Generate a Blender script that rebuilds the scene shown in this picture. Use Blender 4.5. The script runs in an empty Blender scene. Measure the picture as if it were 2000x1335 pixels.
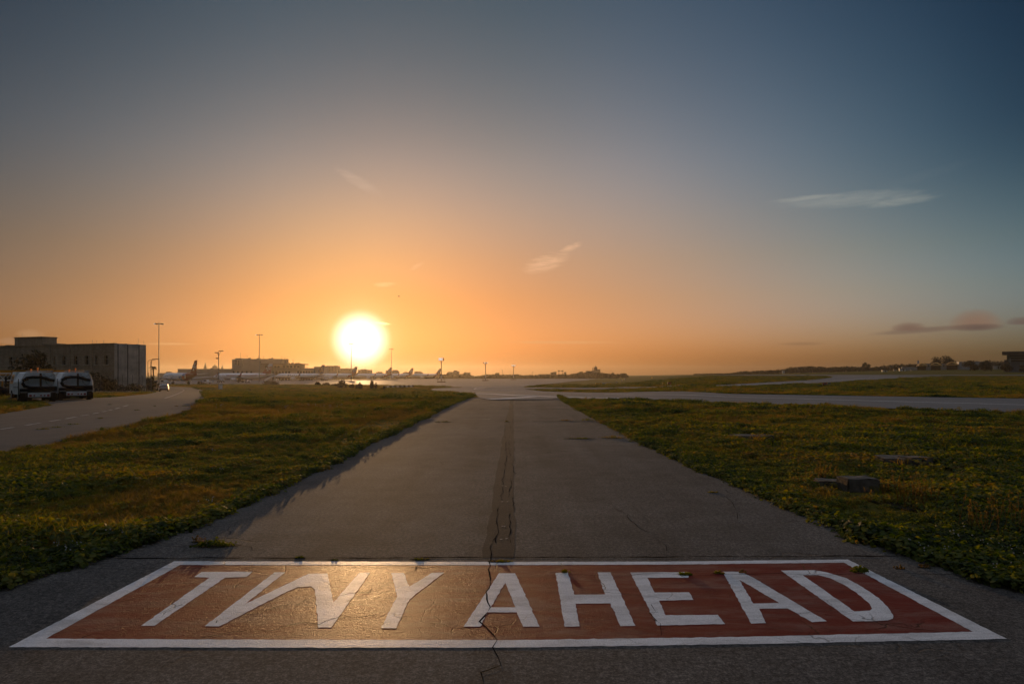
import bpy, bmesh, math, random
import numpy as np
from mathutils import Vector, Matrix, Euler

R = math.radians
rng = random.Random(7)
nrg = np.random.default_rng(11)
SC = bpy.context.scene
COL = SC.collection

# ------------------------------------------------------------------ camera
F = 1333.333          # focal length in photo pixels (24 mm on a 2000 px / 36 mm frame)
HZ = 731.0            # eye-level row
EYE = 1.6
cam = bpy.data.cameras.new('camera')
camo = bpy.data.objects.new('camera', cam)
COL.objects.link(camo)
SC.camera = camo
camo.location = (0, 0, EYE)
camo.rotation_euler = (R(90), 0, 0)
cam.lens = 24
cam.sensor_width = 36
cam.shift_y = 0.0318
cam.clip_start = 0.05
cam.clip_end = 12000
SC.render.resolution_x, SC.render.resolution_y = 1024, 683

# ------------------------------------------------------------------ sun and sky
SUN_EL, SUN_AZ = 2.83, -12.5
SUN_STR = 2.0
ZENITH_FILL = (4.5, 4.9, 5.9)
SKY_STR = 0.10
HAZE_D = 0.00010
sd = Vector((math.sin(R(SUN_AZ)) * math.cos(R(SUN_EL)), math.cos(R(SUN_AZ)) * math.cos(R(SUN_EL)), math.sin(R(SUN_EL))))
sl = bpy.data.lights.new('sun', 'SUN')
sl.energy = SUN_STR
sl.angle = R(0.5)
sl.color = (1.0, 0.58, 0.25)
so = bpy.data.objects.new('sun', sl)
COL.objects.link(so)
so.rotation_euler = (-sd).to_track_quat('-Z', 'Y').to_euler()

W = bpy.data.worlds.new('World')
SC.world = W
W.use_nodes = True


class NT:
    """tiny node-tree helper"""
    def __init__(s, t):
        s.t = t

    def n(s, typ, **kw):
        nd = s.t.nodes.new(typ)
        for k, v in kw.items():
            setattr(nd, k, v)
        return nd

    def put(s, sock, v):
        if isinstance(v, bpy.types.NodeSocket):
            s.t.links.new(v, sock)
        elif v is not None:
            if hasattr(sock, 'default_value') and hasattr(sock.default_value, '__len__') and not hasattr(v, '__len__'):
                v = [v] * len(sock.default_value)
            if hasattr(v, '__len__') and len(v) == 3 and len(sock.default_value) == 4:
                v = (*v, 1)
            sock.default_value = v

    def m(s, op, a, b=None, c=None, clamp=False):
        nd = s.n('ShaderNodeMath', operation=op, use_clamp=clamp)
        s.put(nd.inputs[0], a)
        if b is not None: s.put(nd.inputs[1], b)
        if c is not None: s.put(nd.inputs[2], c)
        return nd.outputs[0]

    def vm(s, op, a, b=None, out=0, scale=None):
        nd = s.n('ShaderNodeVectorMath', operation=op)
        s.put(nd.inputs[0], a)
        if b is not None: s.put(nd.inputs[1], b)
        if scale is not None: s.put(nd.inputs['Scale'], scale)
        return nd.outputs[out]

    def ramp(s, x, pts, interp='LINEAR'):
        nd = s.n('ShaderNodeValToRGB')
        r = nd.color_ramp
        r.interpolation = interp
        while len(r.elements) < len(pts):
            r.elements.new(0.5)
        for e, (p, c) in zip(r.elements, pts):
            e.position = p
        for e, (p, c) in zip(r.elements, pts):
            e.color = (c, c, c, 1) if not hasattr(c, '__len__') else (*c[:3], 1)
        s.put(nd.inputs[0], x)
        return nd.outputs[0]

    def mix(s, f, a, b, blend='MIX'):
        nd = s.n('ShaderNodeMix', data_type='RGBA', blend_type=blend)
        s.put(nd.inputs[0], f)
        s.put(nd.inputs[6], a)
        s.put(nd.inputs[7], b)
        return nd.outputs[2]

    def noise(s, vec, scale, detail=4, rough=0.55, dist=0.0):
        nd = s.n('ShaderNodeTexNoise')
        s.put(nd.inputs['Vector'], vec)
        nd.inputs['Scale'].default_value = scale
        nd.inputs['Detail'].default_value = detail
        nd.inputs['Roughness'].default_value = rough
        nd.inputs['Distortion'].default_value = dist
        return nd.outputs[0]

    def mapr(s, x, a, b, c=0.0, d=1.0, smooth=False):
        nd = s.n('ShaderNodeMapRange')
        if smooth: nd.interpolation_type = 'SMOOTHSTEP'
        s.put(nd.inputs[0], x)
        for i, v in enumerate((a, b, c, d)):
            nd.inputs[i + 1].default_value = v
        return nd.outputs[0]


def build_sky():
    t = NT(W.node_tree)
    bg = W.node_tree.nodes['Background']
    sky = t.n('ShaderNodeTexSky', sky_type='NISHITA')
    sky.sun_disc = False
    sky.sun_elevation = R(SUN_EL)
    sky.sun_rotation = R(SUN_AZ)
    sky.air_density, sky.dust_density, sky.ozone_density = 1, 3, 3
    d = t.vm('NORMALIZE', t.n('ShaderNodeTexCoord').outputs['Generated'])
    xyz = t.n('ShaderNodeSeparateXYZ')
    t.put(xyz.inputs[0], d)
    cosang = t.vm('DOT_PRODUCT', d, tuple(sd), out=1)
    ang = t.m('MULTIPLY', t.m('ARCCOSINE', t.m('MINIMUM', cosang, 0.9999999)), 180 / math.pi)    # degrees from the sun
    elev = t.m('MULTIPLY', t.m('ARCSINE', xyz.outputs[2]), 180 / math.pi)
    # evening tint of the sky: by distance from the sun, by height, by bearing
    GA = [(0, (0.397, 0.395, 0.405)), (5, (0.455, 0.424, 0.448)), (9, (0.528, 0.462, 0.502)), (14, (0.657, 0.588, 0.655)), (20, (0.895, 0.824, 0.800)), (28, (1.323, 1.220, 1.024)), (38, (1.808, 1.710, 1.302)), (55, (2.050, 2.042, 1.515)), (90, (2.116, 2.148, 1.608)), (180, (2.181, 2.256, 1.702))]
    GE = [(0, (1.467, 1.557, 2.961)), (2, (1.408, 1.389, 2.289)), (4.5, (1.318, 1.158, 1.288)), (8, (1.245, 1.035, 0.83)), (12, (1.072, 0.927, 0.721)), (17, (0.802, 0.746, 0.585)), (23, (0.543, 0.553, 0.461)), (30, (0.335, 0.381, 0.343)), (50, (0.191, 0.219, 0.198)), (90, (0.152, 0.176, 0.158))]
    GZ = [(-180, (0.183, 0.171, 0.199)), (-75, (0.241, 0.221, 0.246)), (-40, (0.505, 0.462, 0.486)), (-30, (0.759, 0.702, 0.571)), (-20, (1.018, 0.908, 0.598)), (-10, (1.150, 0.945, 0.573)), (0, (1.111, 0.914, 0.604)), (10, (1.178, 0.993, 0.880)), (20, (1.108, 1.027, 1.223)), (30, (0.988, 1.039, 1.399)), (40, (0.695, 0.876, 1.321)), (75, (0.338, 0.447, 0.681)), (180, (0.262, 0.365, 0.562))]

    def tint(x, pts, lo, hi):
        # smooth the knots: log-space interpolation, softened, resampled to 31 stops
        xs = np.array([p for p, c in pts], float)
        cs = np.log(np.array([c for p, c in pts], float))
        fine = np.linspace(lo, hi, 1801)
        wd = np.interp(fine, [lo, hi], [1, 1]) * 3.0
        q = np.concatenate([np.linspace(max(lo, -46), min(hi, 46), 25), np.linspace(min(hi, 46), hi, 4)[1:], np.linspace(lo, max(lo, -46), 4)[:-1]]) if hi - lo > 90 else np.linspace(lo, hi, 30)
        q = np.unique(q)
        out = []
        for v in q:
            k = np.exp(-0.5 * ((fine - v) / 2.2) ** 2)
            k /= k.sum()
            out.append([float((k * np.interp(fine, xs, cs[:, i])).sum()) for i in range(3)])
        out = np.exp(np.array(out))
        mx = float(out.max())
        r_ = t.ramp(t.mapr(x, lo, hi), [((v - lo) / (hi - lo), tuple(o_ / mx)) for v, o_ in zip(q, out)])
        return t.vm('SCALE', r_, scale=mx)
    az = t.m('MULTIPLY', t.m('ARCTAN2', xyz.outputs[0], xyz.outputs[1]), 180 / math.pi)
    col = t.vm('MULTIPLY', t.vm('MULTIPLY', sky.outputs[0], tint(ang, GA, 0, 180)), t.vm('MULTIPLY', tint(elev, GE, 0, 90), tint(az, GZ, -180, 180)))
    GY = [(-180, (0.904, 1.169, 1.588)), (-40, (0.918, 1.199, 1.713)), (-30, (1.068, 1.476, 2.517)), (-20, (1.277, 1.788, 3.523)), (-10, (1.472, 2.045, 4.119)), (0, (1.441, 2.008, 3.746)), (10, (1.375, 1.734, 2.596)), (20, (1.066, 1.239, 1.513)), (30, (0.669, 0.779, 0.914)), (40, (0.307, 0.393, 0.491)), (180, (0.243, 0.317, 0.405))]
    col = t.mix(t.mapr(elev, 4, 18, 0.0, 1.0, True), col, t.vm('MULTIPLY', col, tint(az, GY, -180, 180)))
    # added fill overhead, brighter than a sunset zenith, unseen above the picture
    col = t.vm('ADD', col, t.vm('SCALE', ZENITH_FILL, scale=t.mapr(elev, 33, 70, 0.0, 1.0, True)))
    # aureole of the low sun seen through the evening air
    core = t.mapr(ang, 0.7, 2.7, 1.0, 0.0, True)
    glow = t.m('POWER', 2.718, t.m('MULTIPLY', t.m('MULTIPLY', ang, ang), -1 / (2.3 ** 2)))
    col = t.vm('ADD', col, t.vm('SCALE', (14.0, 13.0, 11.5), scale=core))
    col = t.vm('ADD', col, t.vm('SCALE', (4.0, 3.3, 2.2), scale=glow))

    # thin clouds: each an elliptical patch of streaky noise, at an azimuth / elevation of the sky
    comb = t.n('ShaderNodeCombineXYZ')
    t.put(comb.inputs[0], az)
    t.put(comb.inputs[1], elev)
    ae = comb.outputs[0]

    def shared(sx, sy, rot, scale, detail):
        mp = t.n('ShaderNodeMapping')
        t.put(mp.inputs[0], ae)
        mp.inputs['Rotation'].default_value = (0, 0, rot)
        mp.inputs['Scale'].default_value = (sx, sy, 1)
        return t.noise(mp.outputs[0], scale, detail, 0.62, 0.5)
    streaky = shared(0.30, 1.9, -0.16, 2.6, 5)
    puffy = shared(0.9, 1.1, 0.0, 1.3, 4)

    def patch(px, py, rx, ry, tilt, color, amt, scale, stretch, thr=0.45, flat=False):
        a0 = math.degrees(math.atan2(px - 1000, F))
        cl = math.cos(R(a0))
        e0 = math.degrees(math.atan2((HZ - py) * cl, F))
        k = math.degrees(1 / F)
        da = t.m('SUBTRACT', az, a0)
        de = t.m('SUBTRACT', elev, e0)
        c, s_ = math.cos(tilt), math.sin(tilt)
        u = t.m('ADD', t.m('MULTIPLY', da, c), t.m('MULTIPLY', de, s_))
        v = t.m('SUBTRACT', t.m('MULTIPLY', de, c), t.m('MULTIPLY', da, s_))
        nz = puffy if flat else streaky
        uu = t.m('DIVIDE', u, rx * k)
        vv = t.m('DIVIDE', v, ry * k)
        if flat:       # cumulus with a flat base: squeeze below
            vv = t.m('MULTIPLY', vv, t.mapr(vv, -0.3, 0.0, 4.0, 1.0))
        rr = t.m('ADD', t.m('MULTIPLY', uu, uu), t.m('MULTIPLY', vv, vv))
        fall = t.mapr(rr, 0.0, 1.0, 1.0, 0.0, True)
        dens = t.mapr(t.m('ADD', t.m('MULTIPLY', nz, 0.8), t.m('MULTIPLY', fall, 0.55)), thr + (0.25 if flat else 0.18), thr + (0.65 if flat else 0.85), 0.0, 1.0, True)
        dens = t.m('MULTIPLY', dens, t.m('MULTIPLY', t.mapr(rr, 0.0, 1.0, 1.0, 0.0), amt), clamp=True)
        return dens, color
    P = [
        patch(1065, 514, 75, 26, 0.30, (9.5, 5.6, 3.3), 0.75, 2.6, 3.0),
        patch(1115, 484, 36, 11, 0.35, (9.5, 5.6, 3.3), 0.7, 3.0, 3.0),
        patch(1660, 389, 170, 19, -0.03, (4.0, 4.0, 3.5), 0.32, 1.6, 5.0, 0.3),
        patch(1760, 394, 80, 10, 0.05, (4.2, 4.2, 3.6), 0.3, 1.6, 5.0, 0.3),
        patch(1570, 387, 90, 6, 0.02, (4.4, 4.3, 3.6), 0.28, 1.6, 5.0, 0.3),
        patch(1800, 345, 120, 12, 0.2, (2.6, 2.8, 2.8), 0.05, 1.6, 5.0, 0.35),
        patch(700, 355, 70, 16, -0.45, (6.6, 4.6, 3.4), 0.4, 2.0, 4.0, 0.35),
        patch(752, 555, 36, 8, 0.1, (13, 8.2, 4.0), 0.5, 3.0, 3.0),
        patch(816, 518, 26, 7, 0.5, (11, 6.8, 3.6), 0.45, 3.0, 3.0),
        patch(745, 631, 26, 3.5, -0.1, (30, 20, 9), 0.6, 3.0, 4.0, 0.25),
        patch(1905, 634, 40, 28, 0.0, (2.3, 1.45, 1.0), 1.0, 1.7, 1.4, -0.05, True),
        patch(1907, 639, 42, 7, 0.0, (1.25, 0.85, 0.68), 1.0, 1.7, 3.0, -0.1),
        patch(1805, 644, 90, 6, 0.06, (1.55, 1.05, 0.8), 0.75, 1.7, 3.0, -0.05),
        patch(1775, 642, 30, 13, 0.0, (1.8, 1.15, 0.85), 1.0, 1.8, 1.6, 0.0, True),
        patch(1998, 630, 26, 12, 0.0, (1.35, 0.98, 0.82), 0.9, 1.7, 2.0, 0.06, True),
        patch(1565, 671, 50, 4, 0.0, (2.0, 1.1, 0.6), 0.45, 1.7, 3.0, 0.06),
        patch(60, 654, 30, 14, 0.0, (4.2, 2.3, 1.1), 0.7, 2.0, 1.2, 0.33, True),
        patch(22, 668, 26, 14, 0.0, (3.2, 1.7, 0.9), 0.8, 2.0, 1.2, 0.33, True),
        patch(325, 671, 60, 3, 0.01, (7.5, 4.2, 1.9), 0.5, 2.0, 5.0, 0.2),
        patch(1100, 668, 160, 5, -0.01, (7.0, 3.9, 1.8), 0.35, 1.6, 5.0, 0.25),
    ]
    for dens, color in P:
        col = t.mix(dens, col, color)
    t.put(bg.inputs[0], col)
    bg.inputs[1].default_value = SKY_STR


build_sky()
SC.view_settings.view_transform = 'Standard'
SC.view_settings.look = 'None'
SC.view_settings.exposure = 0.0
SC.view_settings.gamma = 1.0
SC.cycles.use_denoising = True
SC.cycles.denoising_prefilter = 'ACCURATE'
SC.cycles.max_bounces = 5
SC.cycles.transparent_max_bounces = 8
SC.cycles.volume_bounces = 1

# ------------------------------------------------------------------ terrain
def sstep(a, b, x):
    t = np.clip((np.asarray(x, float) - a) / (b - a), 0, 1)
    return t * t * (3 - 2 * t)


def terr(X, Y):
    """height of the airfield: level near the lane, dropping to the apron, a hill far right"""
    X = np.asarray(X, float)
    Y = np.asarray(Y, float)
    L = np.interp(Y, [-80, 45, 137, 200, 330, 900, 1500, 4000], [0, 0, -1.83, -1.9, -3.3, -3.3, -3.2, -3.2])
    Rr = np.interp(Y, [-80, 60, 200, 400, 450, 4000], [0, 0, 0, 1.0, 1.6, 1.6])
    H = np.interp(Y, [450, 520, 700, 1000, 4000], [0, 1.8, 6.8, 9.0, 9.0])
    t = X / np.maximum(Y, 20)
    s = sstep(.12, .30, t)
    return L * (1 - s) + Rr * s + H * sstep(.28, .75, t)


_YS = np.concatenate([np.linspace(2, 60, 400), np.geomspace(60, 2500, 1500)[1:]])


def gp(px, py, ymax=None):
    """ground point under a pixel of the photograph"""
    t = (px - 1000) / F
    zr = EYE - (py - HZ) / F * _YS
    g = terr(t * _YS, _YS)
    hit = np.nonzero(zr <= g)[0]
    if len(hit) == 0:
        Y = ymax or 1500.0
    else:
        i = hit[0]
        if i == 0:
            Y = EYE * F / (py - HZ) if py > HZ else 2
        else:
            a = zr[i - 1] - g[i - 1]
            b = g[i] - zr[i]
            Y = _YS[i - 1] + (_YS[i] - _YS[i - 1]) * a / (a + b + 1e-9)
        if ymax: Y = min(Y, ymax)
    X = t * Y
    return Vector((float(X), float(Y), float(terr(X, Y))))


def at(px, Y, base=None):
    """a point on the ground at depth Y in column px"""
    X = (px - 1000) / F * Y
    return Vector((X, Y, float(terr(X, Y)) if base is None else base))


def zat(py, Y):
    return EYE - (py - HZ) / F * Y


# ------------------------------------------------------------------ mesh helpers
class MB:
    def __init__(s):
        s.v, s.f, s.mi = [], [], []

    def face(s, pts, mi=0):
        i = len(s.v)
        s.v += [tuple(p) for p in pts]
        s.f.append(tuple(range(i, i + len(pts))))
        s.mi.append(mi)

    def box(s, c, d, rz=0.0, mi=0, taper=1.0):
        x, y, z = d[0] / 2, d[1] / 2, d[2] / 2
        cs, sn = math.cos(rz), math.sin(rz)
        P = []
        for dz, k in ((-z, 1.0), (z, taper)):
            for dx, dy in ((-x, -y), (x, -y), (x, y), (-x, y)):
                dx *= k
                dy *= k
                P.append((c[0] + dx * cs - dy * sn, c[1] + dx * sn + dy * cs, c[2] + dz))
        i = len(s.v)
        s.v += P
        for q in ((0, 3, 2, 1), (4, 5, 6, 7), (0, 1, 5, 4), (1, 2, 6, 5), (2, 3, 7, 6), (3, 0, 4, 7)):
            s.f.append(tuple(i + k for k in q))
            s.mi.append(mi)
        return s

    def rings(s, rings, mi=0, caps=True, closed=True):
        i0 = len(s.v)
        n = len(rings[0])
        for r in rings:
            s.v += [tuple(p) for p in r]
        for a in range(len(rings) - 1):
            m_ = mi(a) if callable(mi) else mi
            for k in range(n if closed else n - 1):
                k2 = (k + 1) % n
                mm = m_ if not hasattr(m_, '__len__') else m_[k]
                s.f.append((i0 + a * n + k, i0 + a * n + k2, i0 + (a + 1) * n + k2, i0 + (a + 1) * n + k))
                s.mi.append(mm)
        if caps:
            m0 = 0 if callable(mi) else mi
            s.f.append(tuple(i0 + k for k in range(n))[::-1])
            s.f.append(tuple(i0 + (len(rings) - 1) * n + k for k in range(n)))
            s.mi += [m0, m0]
        return s

    def cyl(s, a, b, r0, r1=None, n=8, mi=0):
        return s.tube([a, b], [r0, r0 if r1 is None else r1], n, mi)

    def tube(s, path, r, n=6, mi=0):
        path = [Vector(p) for p in path]
        rr = r if hasattr(r, '__len__') else [r] * len(path)
        rings = []
        for i, p in enumerate(path):
            d = (path[min(i + 1, len(path) - 1)] - path[max(i - 1, 0)])
            if d.length < 1e-9: d = Vector((0, 0, 1))
            d.normalize()
            u = d.cross(Vector((0, 0, 1)))
            if u.length < 1e-3: u = d.cross(Vector((0, 1, 0)))
            u.normalize()
            w = u.cross(d)
            rings.append([p + (u * math.cos(2 * math.pi * k / n) + w * math.sin(2 * math.pi * k / n)) * rr[i] for k in range(n)])
        return s.rings(rings, mi)

    def prism(s, poly, y0, y1, mi=0, axis='y'):
        """poly of (x,z) extruded along y (or (x,y) along z, or (y,z) along x)"""
        def P(p, q):
            return {'y': (p[0], q, p[1]), 'z': (p[0], p[1], q), 'x': (q, p[0], p[1])}[axis]
        return s.rings([[P(p, y0) for p in poly], [P(p, y1) for p in poly]], mi)

    def sphere(s, c, r, n=10, m=6, mi=0, zmin=-1.0):
        rings = []
        for j in range(m + 1):
            ph = -math.pi / 2 + math.pi * j / m
            if math.sin(ph) < zmin - 1e-6: continue
            rad = max(math.cos(ph), 1e-3)
            rx, ry, rz_ = r if hasattr(r, '__len__') else (r, r, r)
            rings.append([(c[0] + rx * rad * math.cos(2 * math.pi * k / n), c[1] + ry * rad * math.sin(2 * math.pi * k / n), c[2] + rz_ * math.sin(ph)) for k in range(n)])
        return s.rings(rings, mi)

    def build(s, name, mats, parent=None, smooth=False, loc=None, recalc=True):
        me = bpy.data.meshes.new(name)
        me.from_pydata(s.v, [], s.f)
        ms = mats if isinstance(mats, (list, tuple)) else [mats]
        for m_ in ms: me.materials.append(m_)
        me.polygons.foreach_set('material_index', s.mi)
        if recalc:
            bm = bmesh.new()
            bm.from_mesh(me)
            bmesh.ops.recalc_face_normals(bm, faces=bm.faces)
            bm.to_mesh(me)
            bm.free()
        if smooth:
            me.polygons.foreach_set('use_smooth', [True] * len(me.polygons))
            if smooth != 'all':
                try: me.set_sharp_from_angle(angle=R(38))
                except Exception: pass
        o = bpy.data.objects.new(name, me)
        COL.objects.link(o)
        if parent is not None: o.parent = parent
        if loc is not None: o.location = loc
        return o


def tag(o, label=None, cat=None, group=None, kind=None):
    if label: o['label'] = label
    if cat: o['category'] = cat
    if group: o['group'] = group
    if kind: o['kind'] = kind
    return o


def thing(name, label, cat, loc=(0, 0, 0), rz=0.0, group=None):
    o = bpy.data.objects.new(name, None)
    o.empty_display_size = 0.5
    COL.objects.link(o)
    o.location = loc
    o.rotation_euler = (0, 0, rz)
    return tag(o, label, cat, group)


def kids(o):
    return [c for c in bpy.data.objects if c.parent == o]


def dup(root, loc, rz=None, label=None, group=None, scale=None):
    r = root.copy()
    COL.objects.link(r)
    r.location = loc
    if rz is not None: r.rotation_euler = (0, 0, rz)
    if scale: r.scale = (scale,) * 3
    if label: r['label'] = label
    if group: r['group'] = group
    for ch in kids(root):
        c = ch.copy()
        COL.objects.link(c)
        c.parent = r
        for g in kids(ch):
            d = g.copy()
            COL.objects.link(d)
            d.parent = c
    return r


# ------------------------------------------------------------------ materials
MATS = {}


def mat(name, color, rough=0.7, metal=0.0, spec=0.4, var=0.0, vscale=3.0, emit=None, bump=0.0, bscale=40.0, coat=0.0):
    if name in MATS: return MATS[name]
    m_ = bpy.data.materials.new(name)
    m_.use_nodes = True
    t = NT(m_.node_tree)
    b = m_.node_tree.nodes['Principled BSDF']
    b.inputs['Roughness'].default_value = rough
    b.inputs['Metallic'].default_value = metal
    b.inputs['Specular IOR Level'].default_value = spec
    b.inputs['Coat Weight'].default_value = coat
    co = t.n('ShaderNodeTexCoord').outputs['Object']
    if var:
        nz = t.noise(co, vscale, 5, 0.6)
        dark = tuple(c * (1 - var) for c in color)
        lite = tuple(min(1, c * (1 + var * 0.6)) for c in color)
        t.put(b.inputs['Base Color'], t.ramp(nz, [(0.3, dark), (0.7, lite)]))
    else:
        b.inputs['Base Color'].default_value = (*color, 1)
    if emit:
        b.inputs['Emission Color'].default_value = (*emit[:3], 1)
        b.inputs['Emission Strength'].default_value = emit[3]
    if bump:
        bn = t.n('ShaderNodeBump')
        bn.inputs['Strength'].default_value = bump
        bn.inputs['Distance'].default_value = 0.02
        t.put(bn.inputs['Height'], t.noise(co, bscale, 4, 0.6))
        t.put(b.inputs['Normal'], bn.outputs[0])
    MATS[name] = m_
    return m_


def leafmat(name, cols, transl=0.45, scale=0.25, rough=0.6, warm=(2.2, 1.8, 0.5)):
    """foliage: colour drifts over the ground and from clump to clump, and light passes through"""
    m_ = bpy.data.materials.new(name)
    m_.use_nodes = True
    t = NT(m_.node_tree)
    for nd in list(m_.node_tree.nodes): m_.node_tree.nodes.remove(nd)
    out = t.n('ShaderNodeOutputMaterial')
    pos = t.n('ShaderNodeNewGeometry').outputs['Position']
    oi = t.n('ShaderNodeObjectInfo').outputs['Random']
    nz = t.noise(pos, scale, 4, 0.6)
    fine = t.noise(pos, 9.0, 2, 0.5)
    k = t.m('ADD', t.m('MULTIPLY', nz, 1.0), t.m('MULTIPLY', t.m('SUBTRACT', oi, 0.5), 0.22))
    k = t.m('ADD', k, t.m('MULTIPLY', t.m('SUBTRACT', fine, 0.5), 0.6))
    n = len(cols)
    col = t.ramp(k, [(0.32 + 0.36 * i / (n - 1), c) for i, c in enumerate(cols)])
    d = t.n('ShaderNodeBsdfPrincipled')
    t.put(d.inputs['Base Color'], col)
    d.inputs['Roughness'].default_value = rough
    d.inputs['Specular IOR Level'].default_value = 0.3
    tr = t.n('ShaderNodeBsdfTranslucent')
    t.put(tr.inputs[0], t.mix(1.0, col, warm, 'MULTIPLY'))
    mx = t.n('ShaderNodeMixShader')
    mx.inputs[0].default_value = transl
    t.put(mx.inputs[1], d.outputs[0])
    t.put(mx.inputs[2], tr.outputs[0])
    t.put(out.inputs[0], mx.outputs[0])
    MATS[name] = m_
    return m_


def asphalt(name, c0, c1, rough=0.8, spec=0.35, fine=260.0, bump=0.5, cracks=0.0, speck=0.5, lum_scale=0.35):
    m_ = bpy.data.materials.new(name)
    m_.use_nodes = True
    t = NT(m_.node_tree)
    b = m_.node_tree.nodes['Principled BSDF']
    pos = t.n('ShaderNodeNewGeometry').outputs['Position']
    big = t.noise(pos, lum_scale, 5, 0.6)
    # streaks along the driving direction
    st = t.vm('MULTIPLY', pos, (1.6, 0.10, 1.0))
    streak = t.noise(st, 1.0, 4, 0.6)
    mid_ = t.noise(pos, lum_scale * 7, 5, 0.7)
    col = t.ramp(t.m('ADD', t.m('ADD', t.m('MULTIPLY', big, 0.35), t.m('MULTIPLY', streak, 0.3)), t.m('MULTIPLY', mid_, 0.35)), [(0.41, c0), (0.60, c1)])
    gr = t.noise(pos, fine, 3, 0.7)
    g2 = t.noise(pos, fine * 0.28, 3, 0.7)
    g3 = t.noise(pos, fine * 0.10, 4, 0.75)
    grain = t.m('ADD', t.m('ADD', t.m('MULTIPLY', gr, 0.3), t.m('MULTIPLY', g2, 0.35)), t.m('MULTIPLY', g3, 0.35))
    col = t.mix(speck, col, t.ramp(grain, [(0.41, (0.08, 0.08, 0.08)), (0.5, (0.9, 0.9, 0.9)), (0.58, (3.0, 2.85, 2.6))]), 'MULTIPLY')
    # dark tar spots
    sp = t.n('ShaderNodeTexVoronoi')
    t.put(sp.inputs['Vector'], pos)
    sp.inputs['Scale'].default_value = 1.1
    sel = t.n('ShaderNodeSeparateColor')
    t.put(sel.inputs[0], sp.outputs['Color'])
    rad = t.m('MULTIPLY', t.m('SUBTRACT', sel.outputs[0], 0.62), 0.26)
    wob = t.m('MULTIPLY', t.m('SUBTRACT', t.noise(pos, 22, 3), 0.5), 0.03)
    spot = t.m('LESS_THAN', t.m('ADD', sp.outputs['Distance'], wob), rad)
    col = t.mix(t.m('MULTIPLY', spot, 0.6), col, (0.012, 0.011, 0.011))
    hgt = grain
    if cracks:
        wv = t.vm('ADD', pos, t.vm('SCALE', t.n('ShaderNodeTexNoise').outputs['Color'], scale=0.0))
        dn = t.n('ShaderNodeTexNoise')
        t.put(dn.inputs['Vector'], pos)
        dn.inputs['Scale'].default_value = 2.2
        dn.inputs['Detail'].default_value = 5
        wv = t.vm('ADD', pos, t.vm('SCALE', dn.outputs['Color'], scale=0.45))
        vo = t.n('ShaderNodeTexVoronoi', feature='DISTANCE_TO_EDGE')
        t.put(vo.inputs['Vector'], wv)
        vo.inputs['Scale'].default_value = 0.9
        line = t.mapr(vo.outputs['Distance'], 0.0, 0.010, 1.0, 0.0)
        gate = t.mapr(t.noise(pos, 0.55, 3), 0.52, 0.62, 0.0, 1.0)
        ck = t.m('MULTIPLY', t.m('MULTIPLY', line, gate), cracks)
        col = t.mix(ck, col, (0.010, 0.009, 0.008))
        hgt = t.m('SUBTRACT', grain, t.m('MULTIPLY', ck, 1.2))
    t.put(b.inputs['Base Color'], col)
    b.inputs['Roughness'].default_value = rough
    b.inputs['Specular IOR Level'].default_value = spec
    bn = t.n('ShaderNodeBump')
    bn.inputs['Strength'].default_value = bump
    bn.inputs['Distance'].default_value = 0.006
    t.put(bn.inputs['Height'], hgt)
    t.put(b.inputs['Normal'], bn.outputs[0])
    MATS[name] = m_
    return m_


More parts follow.
